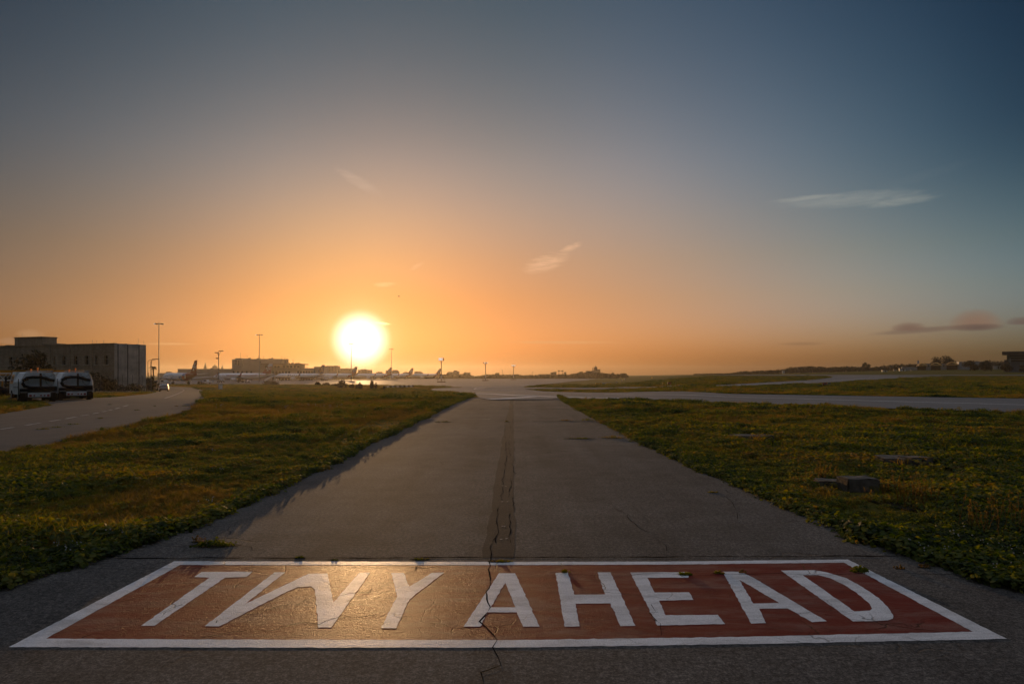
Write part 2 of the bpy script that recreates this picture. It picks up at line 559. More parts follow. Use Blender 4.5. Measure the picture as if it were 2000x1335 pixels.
def paint(name, base, worn, amt, rough=0.42, spec=0.5, bump=0.9, wear=0.5):
    """thick road paint over rough asphalt: worn to a paler or darker tone, cracked, with a coarse relief that catches the low sun"""
    m_ = bpy.data.materials.new(name)
    m_.use_nodes = True
    t = NT(m_.node_tree)
    b = m_.node_tree.nodes['Principled BSDF']
    pos = t.n('ShaderNodeNewGeometry').outputs['Position']
    scr = t.noise(t.vm('MULTIPLY', pos, (1.0, 3.2, 1.0)), 1.6, 6, 0.72, 0.4)
    fine = t.noise(pos, 95, 4, 0.7)
    w = t.mapr(t.m('ADD', t.m('MULTIPLY', scr, 0.75), t.m('MULTIPLY', fine, 0.25)), 0.52 - 0.1 * wear, 0.66, 0.0, amt)
    col = t.mix(w, base, worn)
    gr = t.noise(pos, 160, 3, 0.65)
    col = t.mix(0.55, col, t.ramp(gr, [(0.3, (0.45, 0.45, 0.45)), (0.5, (1, 1, 1)), (0.72, (1.35, 1.33, 1.3))]), 'MULTIPLY')
    dn = t.n('ShaderNodeTexNoise')
    t.put(dn.inputs['Vector'], pos)
    dn.inputs['Scale'].default_value = 3.0
    dn.inputs['Detail'].default_value = 6
    wv = t.vm('ADD', pos, t.vm('SCALE', dn.outputs['Color'], scale=0.35))
    vo = t.n('ShaderNodeTexVoronoi', feature='DISTANCE_TO_EDGE')
    t.put(vo.inputs['Vector'], wv)
    vo.inputs['Scale'].default_value = 1.7
    line = t.mapr(vo.outputs['Distance'], 0.0, 0.012, 1.0, 0.0)
    gate = t.mapr(t.noise(pos, 1.1, 3), 0.50, 0.60, 0.0, 0.8)
    ck = t.m('MULTIPLY', line, gate)
    col = t.mix(ck, col, (0.02, 0.015, 0.012))
    t.put(b.inputs['Base Color'], col)
    # scuffed and soiled patches
    soil = t.mapr(t.noise(t.vm('MULTIPLY', pos, (1.0, 2.4, 1.0)), 2.6, 6, 0.75), 0.50, 0.68, 0.0, 0.5)
    col2 = t.mix(soil, col, tuple(0.45 * c_ + 0.012 for c_ in base))
    t.put(b.inputs['Base Color'], col2)
    t.put(b.inputs['Roughness'], t.mapr(fine, 0.3, 0.7, rough - 0.1, rough + 0.15))
    b.inputs['Specular IOR Level'].default_value = spec
    bn = t.n('ShaderNodeBump')
    bn.inputs['Strength'].default_value = bump
    bn.inputs['Distance'].default_value = 0.017
    relief = t.m('ADD', t.m('MULTIPLY', t.noise(t.vm('MULTIPLY', pos, (1.0, 1.9, 1.0)), 20, 6, 0.74), 1.0), t.m('MULTIPLY', t.noise(pos, 130, 3, 0.65), 0.6))
    relief = t.m('SUBTRACT', relief, t.m('MULTIPLY', ck, 0.8))
    t.put(bn.inputs['Height'], relief)
    t.put(b.inputs['Normal'], bn.outputs[0])
    MATS[name] = m_
    return m_


def groundmat():
    m_ = bpy.data.materials.new('meadow_ground')
    m_.use_nodes = True
    t = NT(m_.node_tree)
    b = m_.node_tree.nodes['Principled BSDF']
    pos = t.n('ShaderNodeNewGeometry').outputs['Position']
    a = t.noise(t.vm('MULTIPLY', pos, (0.35, 1.0, 1.0)), 0.09, 6, 0.65)
    c = t.noise(pos, 1.4, 6, 0.7)
    k = t.m('ADD', t.m('MULTIPLY', a, 0.55), t.m('MULTIPLY', c, 0.45))
    col = t.ramp(k, [(0.30, (0.030, 0.036, 0.007)), (0.44, (0.062, 0.064, 0.010)), (0.55, (0.10, 0.08, 0.016)), (0.68, (0.14, 0.098, 0.03))])
    t.put(b.inputs['Base Color'], col)
    b.inputs['Roughness'].default_value = 1.0
    b.inputs['Specular IOR Level'].default_value = 0.05
    bn = t.n('ShaderNodeBump')
    bn.inputs['Strength'].default_value = 1.0
    bn.inputs['Distance'].default_value = 0.25
    t.put(bn.inputs['Height'], c)
    t.put(b.inputs['Normal'], bn.outputs[0])
    return m_


def stonemat(name, col, scale=1.0, dirt=0.5):
    m_ = bpy.data.materials.new(name)
    m_.use_nodes = True
    t = NT(m_.node_tree)
    b = m_.node_tree.nodes['Principled BSDF']
    oc = t.n('ShaderNodeTexCoord').outputs['Object']
    sx = t.n('ShaderNodeSeparateXYZ')
    t.put(sx.inputs[0], oc)
    cb = t.n('ShaderNodeCombineXYZ')
    t.put(cb.inputs[0], t.m('ADD', sx.outputs[0], sx.outputs[1]))
    t.put(cb.inputs[1], sx.outputs[2])
    br = t.n('ShaderNodeTexBrick')
    t.put(br.inputs['Vector'], cb.outputs[0])
    br.inputs['Scale'].default_value = scale
    br.inputs['Color1'].default_value = (*col, 1)
    br.inputs['Color2'].default_value = (*[c * 0.78 for c in col], 1)
    br.inputs['Mortar'].default_value = (*[c * 0.5 for c in col], 1)
    br.inputs['Mortar Size'].default_value = 0.015
    br.inputs['Brick Width'].default_value = 0.6
    br.inputs['Row Height'].default_value = 0.27
    stv = t.vm('MULTIPLY', oc, (1.4, 1.4, 0.18))
    st = t.noise(stv, 1.2, 6, 0.65)
    cc = t.mix(t.mapr(st, 0.45, 0.7, 0.0, dirt), br.outputs[0], tuple(c * 0.35 for c in col))
    t.put(b.inputs['Base Color'], cc)
    b.inputs['Roughness'].default_value = 0.95
    b.inputs['Specular IOR Level'].default_value = 0.1
    MATS[name] = m_
    return m_


M = dict(
    lane=asphalt('lane_asphalt', (0.042, 0.040, 0.038), (0.092, 0.086, 0.081), rough=0.88, spec=0.18, cracks=0.7, speck=0.8, bump=0.8),
    taxi=asphalt('taxiway_asphalt', (0.085, 0.083, 0.082), (0.13, 0.127, 0.125), rough=0.7, spec=0.35, fine=60, bump=0.25, speck=0.2, lum_scale=0.06),
    road=asphalt('road_asphalt', (0.044, 0.042, 0.041), (0.078, 0.075, 0.073), rough=0.82, spec=0.25, fine=120, bump=0.3, speck=0.3, lum_scale=0.15, cracks=0.5),
    patch=asphalt('patch_asphalt', (0.012, 0.0115, 0.0115), (0.030, 0.028, 0.027), speck=0.8, rough=0.9, spec=0.25, cracks=0.8),
    ground=groundmat(),
    red=paint('red_paint', (0.20, 0.040, 0.029), (0.27, 0.15, 0.12), 0.9, rough=0.34, spec=0.0045, bump=1.0),
    white=paint('white_paint', (0.80, 0.80, 0.81), (0.42, 0.41, 0.40), 0.75, rough=0.34, spec=0.005, bump=0.9),
    line=mat('line_paint', (0.78, 0.76, 0.72), 0.5, spec=0.5, var=0.3, vscale=1.0),
    crack=mat('crack_black', (0.008, 0.007, 0.006), 1.0, spec=0.0),  # near-black tone of the strips drawn along the cracks
    scar=mat('scar_asphalt', (0.2, 0.185, 0.17), 0.6, var=0.5, vscale=8),
    roadpaint=mat('road_paint_worn', (0.30, 0.29, 0.28), 0.6, spec=0.3, var=0.5, vscale=4),
    soil=mat('joint_soil', (0.03, 0.026, 0.016), 1.0, spec=0.05, var=0.5, vscale=30),
    concrete=mat('concrete', (0.15, 0.125, 0.10), 0.95, spec=0.1, var=0.45, vscale=6, bump=0.6, bscale=25),
    stone=stonemat('limestone', (0.42, 0.35, 0.27)),
    plaster=mat('plaster', (0.58, 0.52, 0.46), 0.95, spec=0.1, var=0.35, vscale=0.6),
    town=stonemat('town_stone', (0.34, 0.28, 0.21), 0.35, 0.3),
    terminal=mat('terminal_wall', (0.42, 0.36, 0.28), 0.9, spec=0.1, var=0.15, vscale=0.2),
    dark=mat('dark_opening', (0.02, 0.018, 0.016), 0.6),
    glass=mat('window_glass', (0.03, 0.035, 0.04), 0.12, spec=0.8),
    steel=mat('grey_steel', (0.16, 0.15, 0.14), 0.55, metal=0.3, var=0.3),
    galv=mat('galvanised_steel', (0.32, 0.32, 0.32), 0.5, metal=0.5, var=0.2),
    black=mat('black_plastic', (0.014, 0.013, 0.013), 0.6),
    rubber=mat('rubber', (0.012, 0.012, 0.012), 0.85, spec=0.2),
    vwhite=mat('vehicle_white', (0.78, 0.79, 0.78), 0.65, spec=0.2, var=0.25, vscale=2.5),
    silver=mat('car_silver', (0.62, 0.62, 0.62), 0.35, metal=0.15, coat=0.6),
    yellow=mat('crane_yellow', (0.55, 0.26, 0.02), 0.5, var=0.3, vscale=2),
    signyel=mat('sign_yellow', (0.75, 0.42, 0.02), 0.5),
    signred=mat('sign_red', (0.42, 0.03, 0.02), 0.5),
    rust=mat('rusty_steel', (0.10, 0.05, 0.025), 0.9, var=0.5, vscale=8),
    amber=mat('amber_lens', (0.55, 0.14, 0.02), 0.7, spec=0.1, emit=(1.0, 0.25, 0.05, 0.12)),  # weak glow added for the backlight through the beacon lenses
    redlens=mat('red_lens', (0.30, 0.02, 0.02), 0.3),
    lamp=mat('lit_floodlight', (0.9, 0.9, 0.9), 0.3, emit=(1.0, 0.97, 0.9, 0.6)),
    lampoff=mat('dark_floodlight', (0.03, 0.03, 0.03), 0.5),
    bark=mat('bark', (0.06, 0.045, 0.03), 0.95, spec=0.1, var=0.4, vscale=6),
    acwhite=mat('aircraft_white', (0.85, 0.85, 0.85), 0.35, spec=0.5, coat=0.3),
    acgrey=mat('aircraft_grey', (0.32, 0.32, 0.33), 0.4),
    acred=mat('aircraft_red', (0.30, 0.05, 0.03), 0.4),
    acblue=mat('aircraft_blue', (0.08, 0.22, 0.45), 0.4),
    acnavy=mat('aircraft_navy', (0.02, 0.035, 0.12), 0.4),
    gold=mat('emblem_gold', (0.60, 0.40, 0.05), 0.4),
    wpaint=mat('emblem_white', (0.75, 0.75, 0.75), 0.5),
    orange_rim=mat('orange_trim', (0.6, 0.45, 0.2), 0.25, spec=0.7),
    bluewall=mat('hangar_wall', (0.34, 0.38, 0.42), 0.7, var=0.2, vscale=0.3),
    towerwall=mat('tower_wall', (0.14, 0.17, 0.20), 0.6, var=0.2, vscale=0.4),
    towerroof=mat('tower_roof', (0.035, 0.04, 0.045), 0.7),
    tile=mat('dark_roof', (0.10, 0.07, 0.05), 0.9, var=0.3),
)
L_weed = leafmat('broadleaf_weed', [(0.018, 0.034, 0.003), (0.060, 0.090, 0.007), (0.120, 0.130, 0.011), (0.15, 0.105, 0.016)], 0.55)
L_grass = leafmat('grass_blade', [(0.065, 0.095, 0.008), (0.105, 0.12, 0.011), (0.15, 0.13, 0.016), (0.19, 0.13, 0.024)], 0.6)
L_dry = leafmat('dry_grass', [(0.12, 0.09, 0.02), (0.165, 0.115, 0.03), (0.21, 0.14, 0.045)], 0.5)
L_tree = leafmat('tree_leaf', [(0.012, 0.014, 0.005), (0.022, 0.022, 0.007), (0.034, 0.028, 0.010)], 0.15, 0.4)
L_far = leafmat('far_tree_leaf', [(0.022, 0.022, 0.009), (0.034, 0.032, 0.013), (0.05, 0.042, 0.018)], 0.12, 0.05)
def canopymat():
    m_ = bpy.data.materials.new('canopy_sheet')
    m_.use_nodes = True
    t = NT(m_.node_tree)
    out = m_.node_tree.nodes['Material Output']
    b_ = m_.node_tree.nodes['Principled BSDF']
    b_.inputs['Base Color'].default_value = (0.7, 0.6, 0.42, 1)
    tr = t.n('ShaderNodeBsdfTranslucent')
    tr.inputs[0].default_value = (0.9, 0.7, 0.4, 1)
    mx = t.n('ShaderNodeMixShader')
    mx.inputs[0].default_value = 0.8
    t.put(mx.inputs[1], b_.outputs[0])
    t.put(mx.inputs[2], tr.outputs[0])
    t.put(out.inputs[0], mx.outputs[0])
    return m_


M['orange_rim'] = canopymat()
L_flower = mat('white_petal', (0.38, 0.36, 0.33), 0.8)

# ------------------------------------------------------------------ ground sheet
TL = [-6, -3.5, -2.2, -1.6, -1.3, -1.1] + [round(-0.95 + 0.05 * i, 3) for i in range(39)] + [1.1, 1.3, 1.6, 2.2, 3.5, 6]
YL = [-60, -20, 0, 20, 45, 60, 75, 90, 105, 120, 137, 150, 165, 182, 200, 215, 240, 265, 290, 310, 330, 360, 400, 425, 450, 485, 520, 580, 640, 700, 800, 900, 1000, 1200, 1500, 2000, 2600, 3200]


def build_ground():
    b = MB()
    rows = []
    for Y in YL:
        rows.append([(t * max(Y, 20), Y, float(terr(t * max(Y, 20), Y)) - (0.012 if Y < 40 else 0.03)) for t in TL])
    n = len(TL)
    for r in rows: b.v += r
    for i in range(len(YL) - 1):
        for k in range(n - 1):
            b.f.append((i * n + k, i * n + k + 1, (i + 1) * n + k + 1, (i + 1) * n + k))
            b.mi.append(0)
    o = b.build('ground', M['ground'])
    tag(o, kind='structure')


build_ground()


def drape(bm, off, koff):
    for Y in YL:
        if Y >= 45:
            bmesh.ops.bisect_plane(bm, geom=bm.verts[:] + bm.edges[:] + bm.faces[:], plane_co=(0, Y, 0), plane_no=(0, 1, 0))
    ymin = min(v.co.y for v in bm.verts)
    if max(v.co.y for v in bm.verts) > 45:
        for t in TL[4:-4]:
            bmesh.ops.bisect_plane(bm, geom=bm.verts[:] + bm.edges[:] + bm.faces[:], plane_co=(0, 0, 0), plane_no=Vector((1, -t, 0)).normalized())
    for v in bm.verts:
        v.co.z = float(terr(v.co.x, v.co.y)) + off + koff * max(v.co.y, 0)


def sheet(name, pts, m_, off=0.004, koff=0.0, kind='structure', parent=None, rough=0.0):
    """a flat sheet draped on the terrain; pts are world (x, y)"""
    P = []
    for i in range(len(pts)):
        a, b = Vector(pts[i]), Vector(pts[(i + 1) % len(pts)])
        L = (b - a).length
        n = max(1, min(60, int(L / max(0.25, 0.02 * (a.length + b.length))))) if rough else 1
        for k in range(n):
            p = a.lerp(b, k / n)
            if rough:
                w = rough * min(1.0, 0.3 + p.y / 30) if p.y > 0 else rough
                p = p + Vector((rng.uniform(-w, w), rng.uniform(-w, w) * 0.5))
            P.append(p)
    bm = bmesh.new()
    vs = [bm.verts.new((p.x, p.y, 0)) for p in P]
    f = bm.faces.new(vs)
    f.normal_update()
    if f.normal.z < 0: f.normal_flip()
    bmesh.ops.triangulate(bm, faces=[f])
    drape(bm, off, koff)
    me = bpy.data.meshes.new(name)
    bm.to_mesh(me)
    bm.free()
    me.materials.append(m_)
    o = bpy.data.objects.new(name, me)
    COL.objects.link(o)
    if parent: o.parent = parent
    if kind: o['kind'] = kind
    return o


def ribbon_mesh(pts, width, off=0.008, koff=0.0, jit=0.0, wj=0.0):
    """(verts, faces) of a strip along world (x, y) points"""
    pts = [Vector(p[:2]) for p in pts]
    if jit or True:
        q = []
        for a, b in zip(pts[:-1], pts[1:]):
            n = max(1, min(40, int((b - a).length / max(0.08, 0.015 * a.length))))
            for k in range(n):
                p = a.lerp(b, k / n)
                if jit and not (k == 0 and a == pts[0]):
                    p = p + Vector((rng.gauss(0, jit), rng.gauss(0, jit)))
                q.append(p)
        q.append(pts[-1])
        pts = q
    V, Fc = [], []
    for i, p in enumerate(pts):
        d = (pts[min(i + 1, len(pts) - 1)] - pts[max(i - 1, 0)])
        d = d.normalized() if d.length > 1e-9 else Vector((0, 1))
        nrm = Vector((-d.y, d.x))
        w = width * (1 + rng.uniform(-wj, wj)) / 2
        for s in (-1, 1):
            c = p + nrm * w * s
            V.append((c.x, c.y, float(terr(c.x, c.y)) + off + koff * max(c.y, 0)))
    for i in range(len(pts) - 1):
        Fc.append((2 * i, 2 * i + 2, 2 * i + 3, 2 * i + 1))
    return V, Fc


def ribbons(name, lines, m_, kind='structure', **kw):
    b = MB()
    for pts, w in lines:
        V, Fc = ribbon_mesh(pts, w, **kw)
        i = len(b.v)
        b.v += V
        b.f += [tuple(i + k for k in f) for f in Fc]
        b.mi += [0] * len(Fc)
    o = b.build(name, m_)
    if kind: o['kind'] = kind
    return o


def pxw(pts):
    return [gp(*p).to_2d() for p in pts]


# ---- paved surfaces (outlines in world metres)
LANE = [(-4.9, -40), (-4.3, 0), (-4.05, 4), (-3.85, 5.1), (-3.68, 5.94), (-3.36, 7.4), (-3.28, 10), (-3.34, 15), (-3.25, 25.4), (-3.25, 36), (-3.0, 48), (-2.9, 53),
        (3.6, 53), (3.12, 41), (3.06, 22.7), (3.06, 15.6), (3.32, 9.3), (3.45, 6.5), (3.75, 5), (4.0, 4), (4.3, 0), (4.9, -40)]
TAXI1 = pxw([(927, 772), (926, 768.5), (900, 766.6), (868, 765), (845, 763.2), (841, 761), (850, 758.8), (897, 757), (960, 756.3), (1022, 757.3), (1026, 760), (1240, 765.6), (1420, 769.2),
             (1620, 772.6), (2000, 778.8), (2700, 790), (2700, 828), (2000, 806.5), (1620, 794.4), (1420, 787.2), (1220, 780.8), (1092, 779.5), (1000, 781), (940, 779)])
APRON = pxw([(1022, 757.4), (960, 756.8), (899, 757.2), (897, 755.8), (870, 754.3), (820, 752.6), (700, 751.4), (600, 750.9), (430, 750.4), (300, 750.6), (200, 750.2)]) + \
    [Vector((-420, 345)), Vector((-420, 600)), Vector((-150, 640)), Vector((-120, 780)), Vector((20, 780))] + pxw([(1105, 739.2), (1190, 739.0), (1180, 740.1), (1120, 744), (1064, 750.5), (1030, 755), (1021, 756.4)])
TAXI2 = pxw([(1018, 756.3), (1220, 755.6), (1400, 752.3), (1520, 745.5), (1600, 740.3), (1622, 737.2), (1626, 735.4), (1612, 733.6), (1700, 733.0), (1800, 734), (1873, 734.6), (1768, 737.3), (1684, 743), (1620, 748.3), (1520, 751.2), (1420, 755), (1220, 758.2), (1024, 759.6)])
RUNWAY = [(120, 425), (1400, 425), (1400, 385), (150, 385)]
ROAD = pxw([(400, 780), (402, 776), (396, 768), (396.5, 761.5), (372, 756), (335, 754.6), (296, 753.6), (240, 753.2), (238, 758), (296, 759.5), (309, 763), (300, 766), (285, 769.7), (225, 775), (175, 777.5), (60, 777.5), (-150, 777), (-700, 777),
            (-1000, 900), (-300, 918), (0, 886), (40, 878), (94, 870), (144, 854), (189, 843), (254, 831), (315, 816), (368, 802)])
ISLAND = pxw([(-500, 800), (-300, 822), (0, 809), (34, 803), (70, 797), (99, 792), (88, 786), (62, 781), (0, 779), (-300, 778), (-500, 785)])
VERGE = pxw([(172, 777), (225, 774.6), (280, 769.6), (290, 768.3), (250, 768.2), (172, 770.5)])

sheet('apron', APRON, M['taxi'], 0.02, 0.00006)
sheet('taxiway', TAXI1, M['taxi'], 0.03, 0.00012)
sheet('side_taxiway', TAXI2, M['taxi'], 0.03, 0.00018)
sheet('runway', RUNWAY, M['taxi'], 0.05, 0.0002)
sheet('service_road', ROAD, M['road'], 0.006, 0.00015, rough=0.06)
sheet('lane', LANE, M['lane'], 0.0, 0.0, rough=0.05)
sheet('verge', ISLAND, M['ground'], 0.012, 0.0002)
sheet('verge', VERGE, M['ground'], 0.015, 0.0002)
def edge(pts, side, w):
    a = [Vector(p) for p in pts]
    out = [(p.x + side * w * (1 + .25 * math.sin(p.y * 1.7)), p.y) for p in a]
    inn = [(p.x - side * w * .22, p.y) for p in a]
    sheet('lane_edge', inn + out[::-1], M['soil'], 0.002, rough=0.09)


edge(LANE[2:12], -1, .30)
edge(LANE[12:19][::-1], 1, .30)
# darker repair strip down the middle of the lane
sheet('repair_strip', [(-0.27, 5.95), (-0.1, 5.98), (0.03, 5.95), (0.035, 7.5), (0.03, 10), (0.05, 16), (0.06, 24), (0.08, 36), (0.10, 47), (-0.10, 47), (-0.14, 36), (-0.20, 24), (-0.235, 16), (-0.25, 10), (-0.24, 8)], M['patch'], 0.0012, rough=0.03)

# painted lines
ribbons('taxiway_line', [
    (pxw([(928, 768.5), (960, 769.8), (1000, 772), (1080, 775.3), (1160, 777.5), (1240, 779.8)]), 0.9),
    (pxw([(955, 780.4), (985, 779.2), (1020, 776.8), (1042, 775.4)]), 0.8),
    (pxw([(930, 778.2), (1000, 779.3), (1080, 779.2)]), 0.2),
    (pxw([(1042, 764.5), (990, 763.2), (945, 761.4), (926, 759.6), (930, 758.2), (950, 757)]), 0.35),
    (pxw([(1042, 764.6), (1240, 771.3), (1420, 775.5), (1620, 781.2), (2000, 791.5), (2500, 805)]), 0.22),
    (pxw([(842, 761), (850, 759), (870, 758), (898, 756.4), (870, 755)]), 0.6),
    (pxw([(1230, 757.4), (1420, 753.8), (1520, 748.4), (1600, 744.8), (1700, 738.5)]), 0.3),
    (pxw([(920, 755.8), (960, 755.6), (1000, 755.3)]), 0.9),
    (pxw([(1010, 752.6), (1060, 751)]), 0.5),
    (pxw([(900, 747), (980, 746.3), (1060, 745.6)]), 0.4),
], M['line'], off=0.034, koff=0.00028)
ribbons('road_line', [(pxw([a, b]), 0.12) for a, b in (((-60, 843), (-18, 838)), ((0, 838.6), (27, 834.5)), ((49, 831), (78, 826.2)), ((97, 823), (118, 819.6)), ((129, 817.8), (149, 814)), ((158, 812), (174, 809.6)), ((181, 808.2), (193, 805.8)), ((200, 804.4), (208, 802.6)), ((213, 801.4), (219, 800)), ((225, 798.6), (234, 796)), ((241, 794), (250, 791.4)))] +
        [(pxw([(322, 777.5), (335, 773.5), (348, 768.5), (357, 764), (360, 761.8), (356, 759.8), (345, 758), (330, 756.6)]), 0.15)], M['roadpaint'], off=0.009, koff=0.00022)

# cracks and joints on the lane
def wob(x0, y0, x1, y1, n, a):
    return [(x0 + (x1 - x0) * i / n + rng.gauss(0, a), y0 + (y1 - y0) * i / n + (rng.gauss(0, a) if 0 < i < n else 0)) for i in range(n + 1)]


cr = []
cr.append(([(-0.155, 3.2), (-0.145, 3.5), (-0.16, 3.66), (-0.07, 3.76), (-0.085, 3.86), (-0.12, 4.0), (-0.09, 4.12), (-0.13, 4.22), (-0.20, 4.42), (-0.15, 4.7), (-0.19, 4.95), (-0.17, 5.2), (-0.19, 5.6), (-0.18, 5.9), (-0.2, 6.3), (-0.17, 6.7)], 0.007))
for sgn, x0 in ((1, -0.02), (-1, -0.16)):
    y = 6.5
    x = x0
    while y < 26:
        L = rng.uniform(0.5, 1.6) * (1 + y / 20)
        cr.append((wob(x, y, x + rng.gauss(0, 0.02), y + L, 6, 0.010), 0.006))
        x2 = x0 + rng.uniform(-0.06, 0.06)
        if rng.random() < 0.6: cr.append(([(x, y + L), (x2, y + L + 0.05)], 0.006))
        x = x2
        y += L + rng.uniform(0, 0.5)
cr.append((wob(-3.6, 5.93, 3.4, 6.02, 30, 0.012), 0.018))
cr.append((wob(-3.2, 31.6, 3.0, 31.9, 24, 0.05), 0.09))
cr.append((wob(0.7, 23.3, 3.05, 23.2, 10, 0.03), 0.07))
cr.append((wob(-3.7, 5.62, -0.6, 5.68, 20, 0.012), 0.0045))
cr.append((wob(0.4, 5.45, 3.6, 5.5, 24, 0.02), 0.0045))
cr.append((wob(-2.62, 4.15, -2.30, 4.75, 8, 0.02), 0.0045))
cr.append((wob(-2.0, 4.4, -1.0, 5.1, 14, 0.03), 0.0045))
cr.append((wob(-1.95, 4.12, -0.9, 4.55, 12, 0.03), 0.0045))
cr.append((wob(-1.1, 4.9, -0.75, 5.75, 8, 0.03), 0.0045))
cr.append((wob(2.1, 4.55, 2.65, 4.25, 8, 0.02), 0.004))
cr.append((wob(0.9, 4.2, 1.0, 4.75, 8, 0.03), 0.0045))
cr.append((wob(1.45, 6.2, 1.2, 8.5, 14, 0.03), 0.0045))
cr.append((wob(2.5, 7.5, 3.0, 9.5, 10, 0.03), 0.0045))
cr.append((wob(-3.4, 7.0, -2.2, 6.2, 10, 0.03), 0.0045))
ribbons('crack', cr, M['crack'], off=0.0028, jit=0.006, wj=0.95)
wetb = []
for px0, px1, py in ((905, 958, 818.4), (840, 856, 817), (1163, 1182, 854.5)):
    wetb.append((pxw([(px0, py), (px1, py)]), 0.14))
ribbons('light_scar', wetb, M['scar'], off=0.003, wj=0.5)
# pale chips in the repair strip
b = MB()
for px, py in ((972, 1052), (985, 948), (983, 981), (973, 1030), (996, 872), (995, 858), (992, 838)):
    g = gp(px, py)
    for k in range(2):
        x, y = g.x + rng.gauss(0, .05), g.y + rng.gauss(0, .06)
        a = rng.uniform(0, 6)
        b.face([(x + .017 * math.cos(a + q) * rng.uniform(.5, 1.2), y + .02 * math.sin(a + q), 0.004) for q in (0, 1.2, 2.6, 3.8, 5.1)])
tag(b.build('pale_chip_marks', M['scar']), kind='structure')


# ------------------------------------------------------------------ the painted sign on the lane
def build_sign():
    T = thing('painted_sign', 'red and white painted TWY AHEAD panel on the asphalt in the foreground', 'ground marking')
    z1 = lambda x, y: (x * .35, 1050 + y * .35)
    z2 = lambda x, y: (600 + x * .35, 1050 + y * .35)
    z3 = lambda x, y: (1300 + x * .35, 1050 + y * .35)

    def flat(p):
        Y = EYE * F / (p[1] - HZ)
        return ((p[0] - 1000) / F * Y, Y)

    def ref(poly, rough):
        out = []
        for i, a in enumerate(poly):
            c = poly[(i + 1) % len(poly)]
            L = math.dist(a, c)
            n = max(1, int(L / 0.035))
            for k in range(n):
                x = a[0] + (c[0] - a[0]) * k / n
                y = a[1] + (c[1] - a[1]) * k / n
                if k: x, y = x + rng.gauss(0, rough), y + rng.gauss(0, rough)
                out.append((x, y))
        return out

    def decal(name, outer, holes, m_, z):
        bm = bmesh.new()
        E = []
        for loop in [outer] + holes:
            pts = ref([flat(p) for p in loop], 0.0022)
            vs = [bm.verts.new((x, y, z)) for x, y in pts]
            E += [bm.edges.new((vs[i], vs[(i + 1) % len(vs)])) for i in range(len(vs))]
        bmesh.ops.triangle_fill(bm, edges=E, use_beauty=True, use_dissolve=False)
        for f in bm.faces:
            f.normal_update()
            if f.normal.z < 0: f.normal_flip()
        me = bpy.data.meshes.new(name)
        bm.to_mesh(me)
        bm.free()
        me.materials.append(m_)
        o = bpy.data.objects.new(name, me)
        COL.objects.link(o)
        o.parent = T
        return o
    outer = [(17, 1263), (500, 1264), (1000, 1264), (1500, 1256.5), (1967, 1247), (1656, 1092), (1300, 1096), (950, 1096.6), (600, 1096), (340, 1095.5)]
    inner = [(90, 1246.5), (500, 1248.5), (1000, 1249.5), (1450, 1243), (1900, 1233), (1648, 1098), (1300, 1102), (950, 1103), (600, 1103), (352, 1102.5)]
    decal('red_panel', inner, [], M['red'], 0.0012)
    decal('white_border', outer, [inner], M['white'], 0.0020)
    LT = []
    LT.append(('T', [z1(*p) for p in ((1125, 190), (1410, 188), (1375, 218), (1255, 222), (862, 490), (787, 490), (1170, 222), (1083, 218))], []))
    LT.append(('W', [z1(1530, 192), z1(1592, 192), z1(1368, 368), z1(1722, 200), z1(1828, 198), z1(1860, 360), (701.5, 1118), (723, 1117.5), (647, 1225), (621.7, 1225), z1(1758, 290), z1(1735, 270), z1(1660, 275), z1(1600, 300), z1(1222, 494), z1(1143, 492)], []))
    LT.append(('Y', [z2(*p) for p in ((468, 195), (540, 195), (568, 272), (695, 195), (765, 193), (603, 315), (570, 345), (497, 505), (412, 503), (503, 325))], []))
    LT.append(('A', [z2(*p) for p in ((1070, 197), (1160, 197), (1297, 495), (1205, 495), (1170, 415), (1005, 415), (965, 495), (872, 495))], [[z2(*p) for p in ((1105, 250), (1163, 387), (1025, 387))]]))
    LT.append(('H', [z2(*p) for p in ((1387, 195), (1455, 193), (1492, 317), (1662, 315), (1620, 192), (1692, 192), (1832, 490), (1748, 492), (1692, 365), (1497, 367), (1520, 493), (1437, 495))], []))
    LT.append(('E', [(1231, 1117.5), (1343.7, 1116.5), (1345, 1127.5), (1264, 1127.7), (1279, 1156.7), (1345.5, 1156), (1354.5, 1170.8), (1287, 1172.5), (1300, 1201), (1402, 1200), (1416.5, 1218), (1284, 1221)], []))
    LT.append(('A', [z3(*p) for p in ((318, 188), (420, 188), (500, 228), (900, 465), (818, 470), (680, 393), (522, 395), (560, 475), (478, 478))], [[z3(*p) for p in ((412, 233), (635, 363), (490, 366))]]))
    LT.append(('D', [z3(*p) for p in ((643, 182), (830, 180), (900, 192), (1010, 225), (1100, 275), (1190, 335), (1240, 385), (1270, 430), (1268, 450), (1240, 460), (1160, 464), (1045, 466))],
               [[z3(*p) for p in ((765, 208), (850, 207), (920, 225), (1010, 270), (1090, 325), (1140, 370), (1152, 395), (1140, 405), (1055, 410))]]))
    for ch, o_, h_ in LT:
        d = decal('letter', o_, h_, M['white'], 0.0024)
        d['label'] = 'white painted letter ' + ch


build_sign()


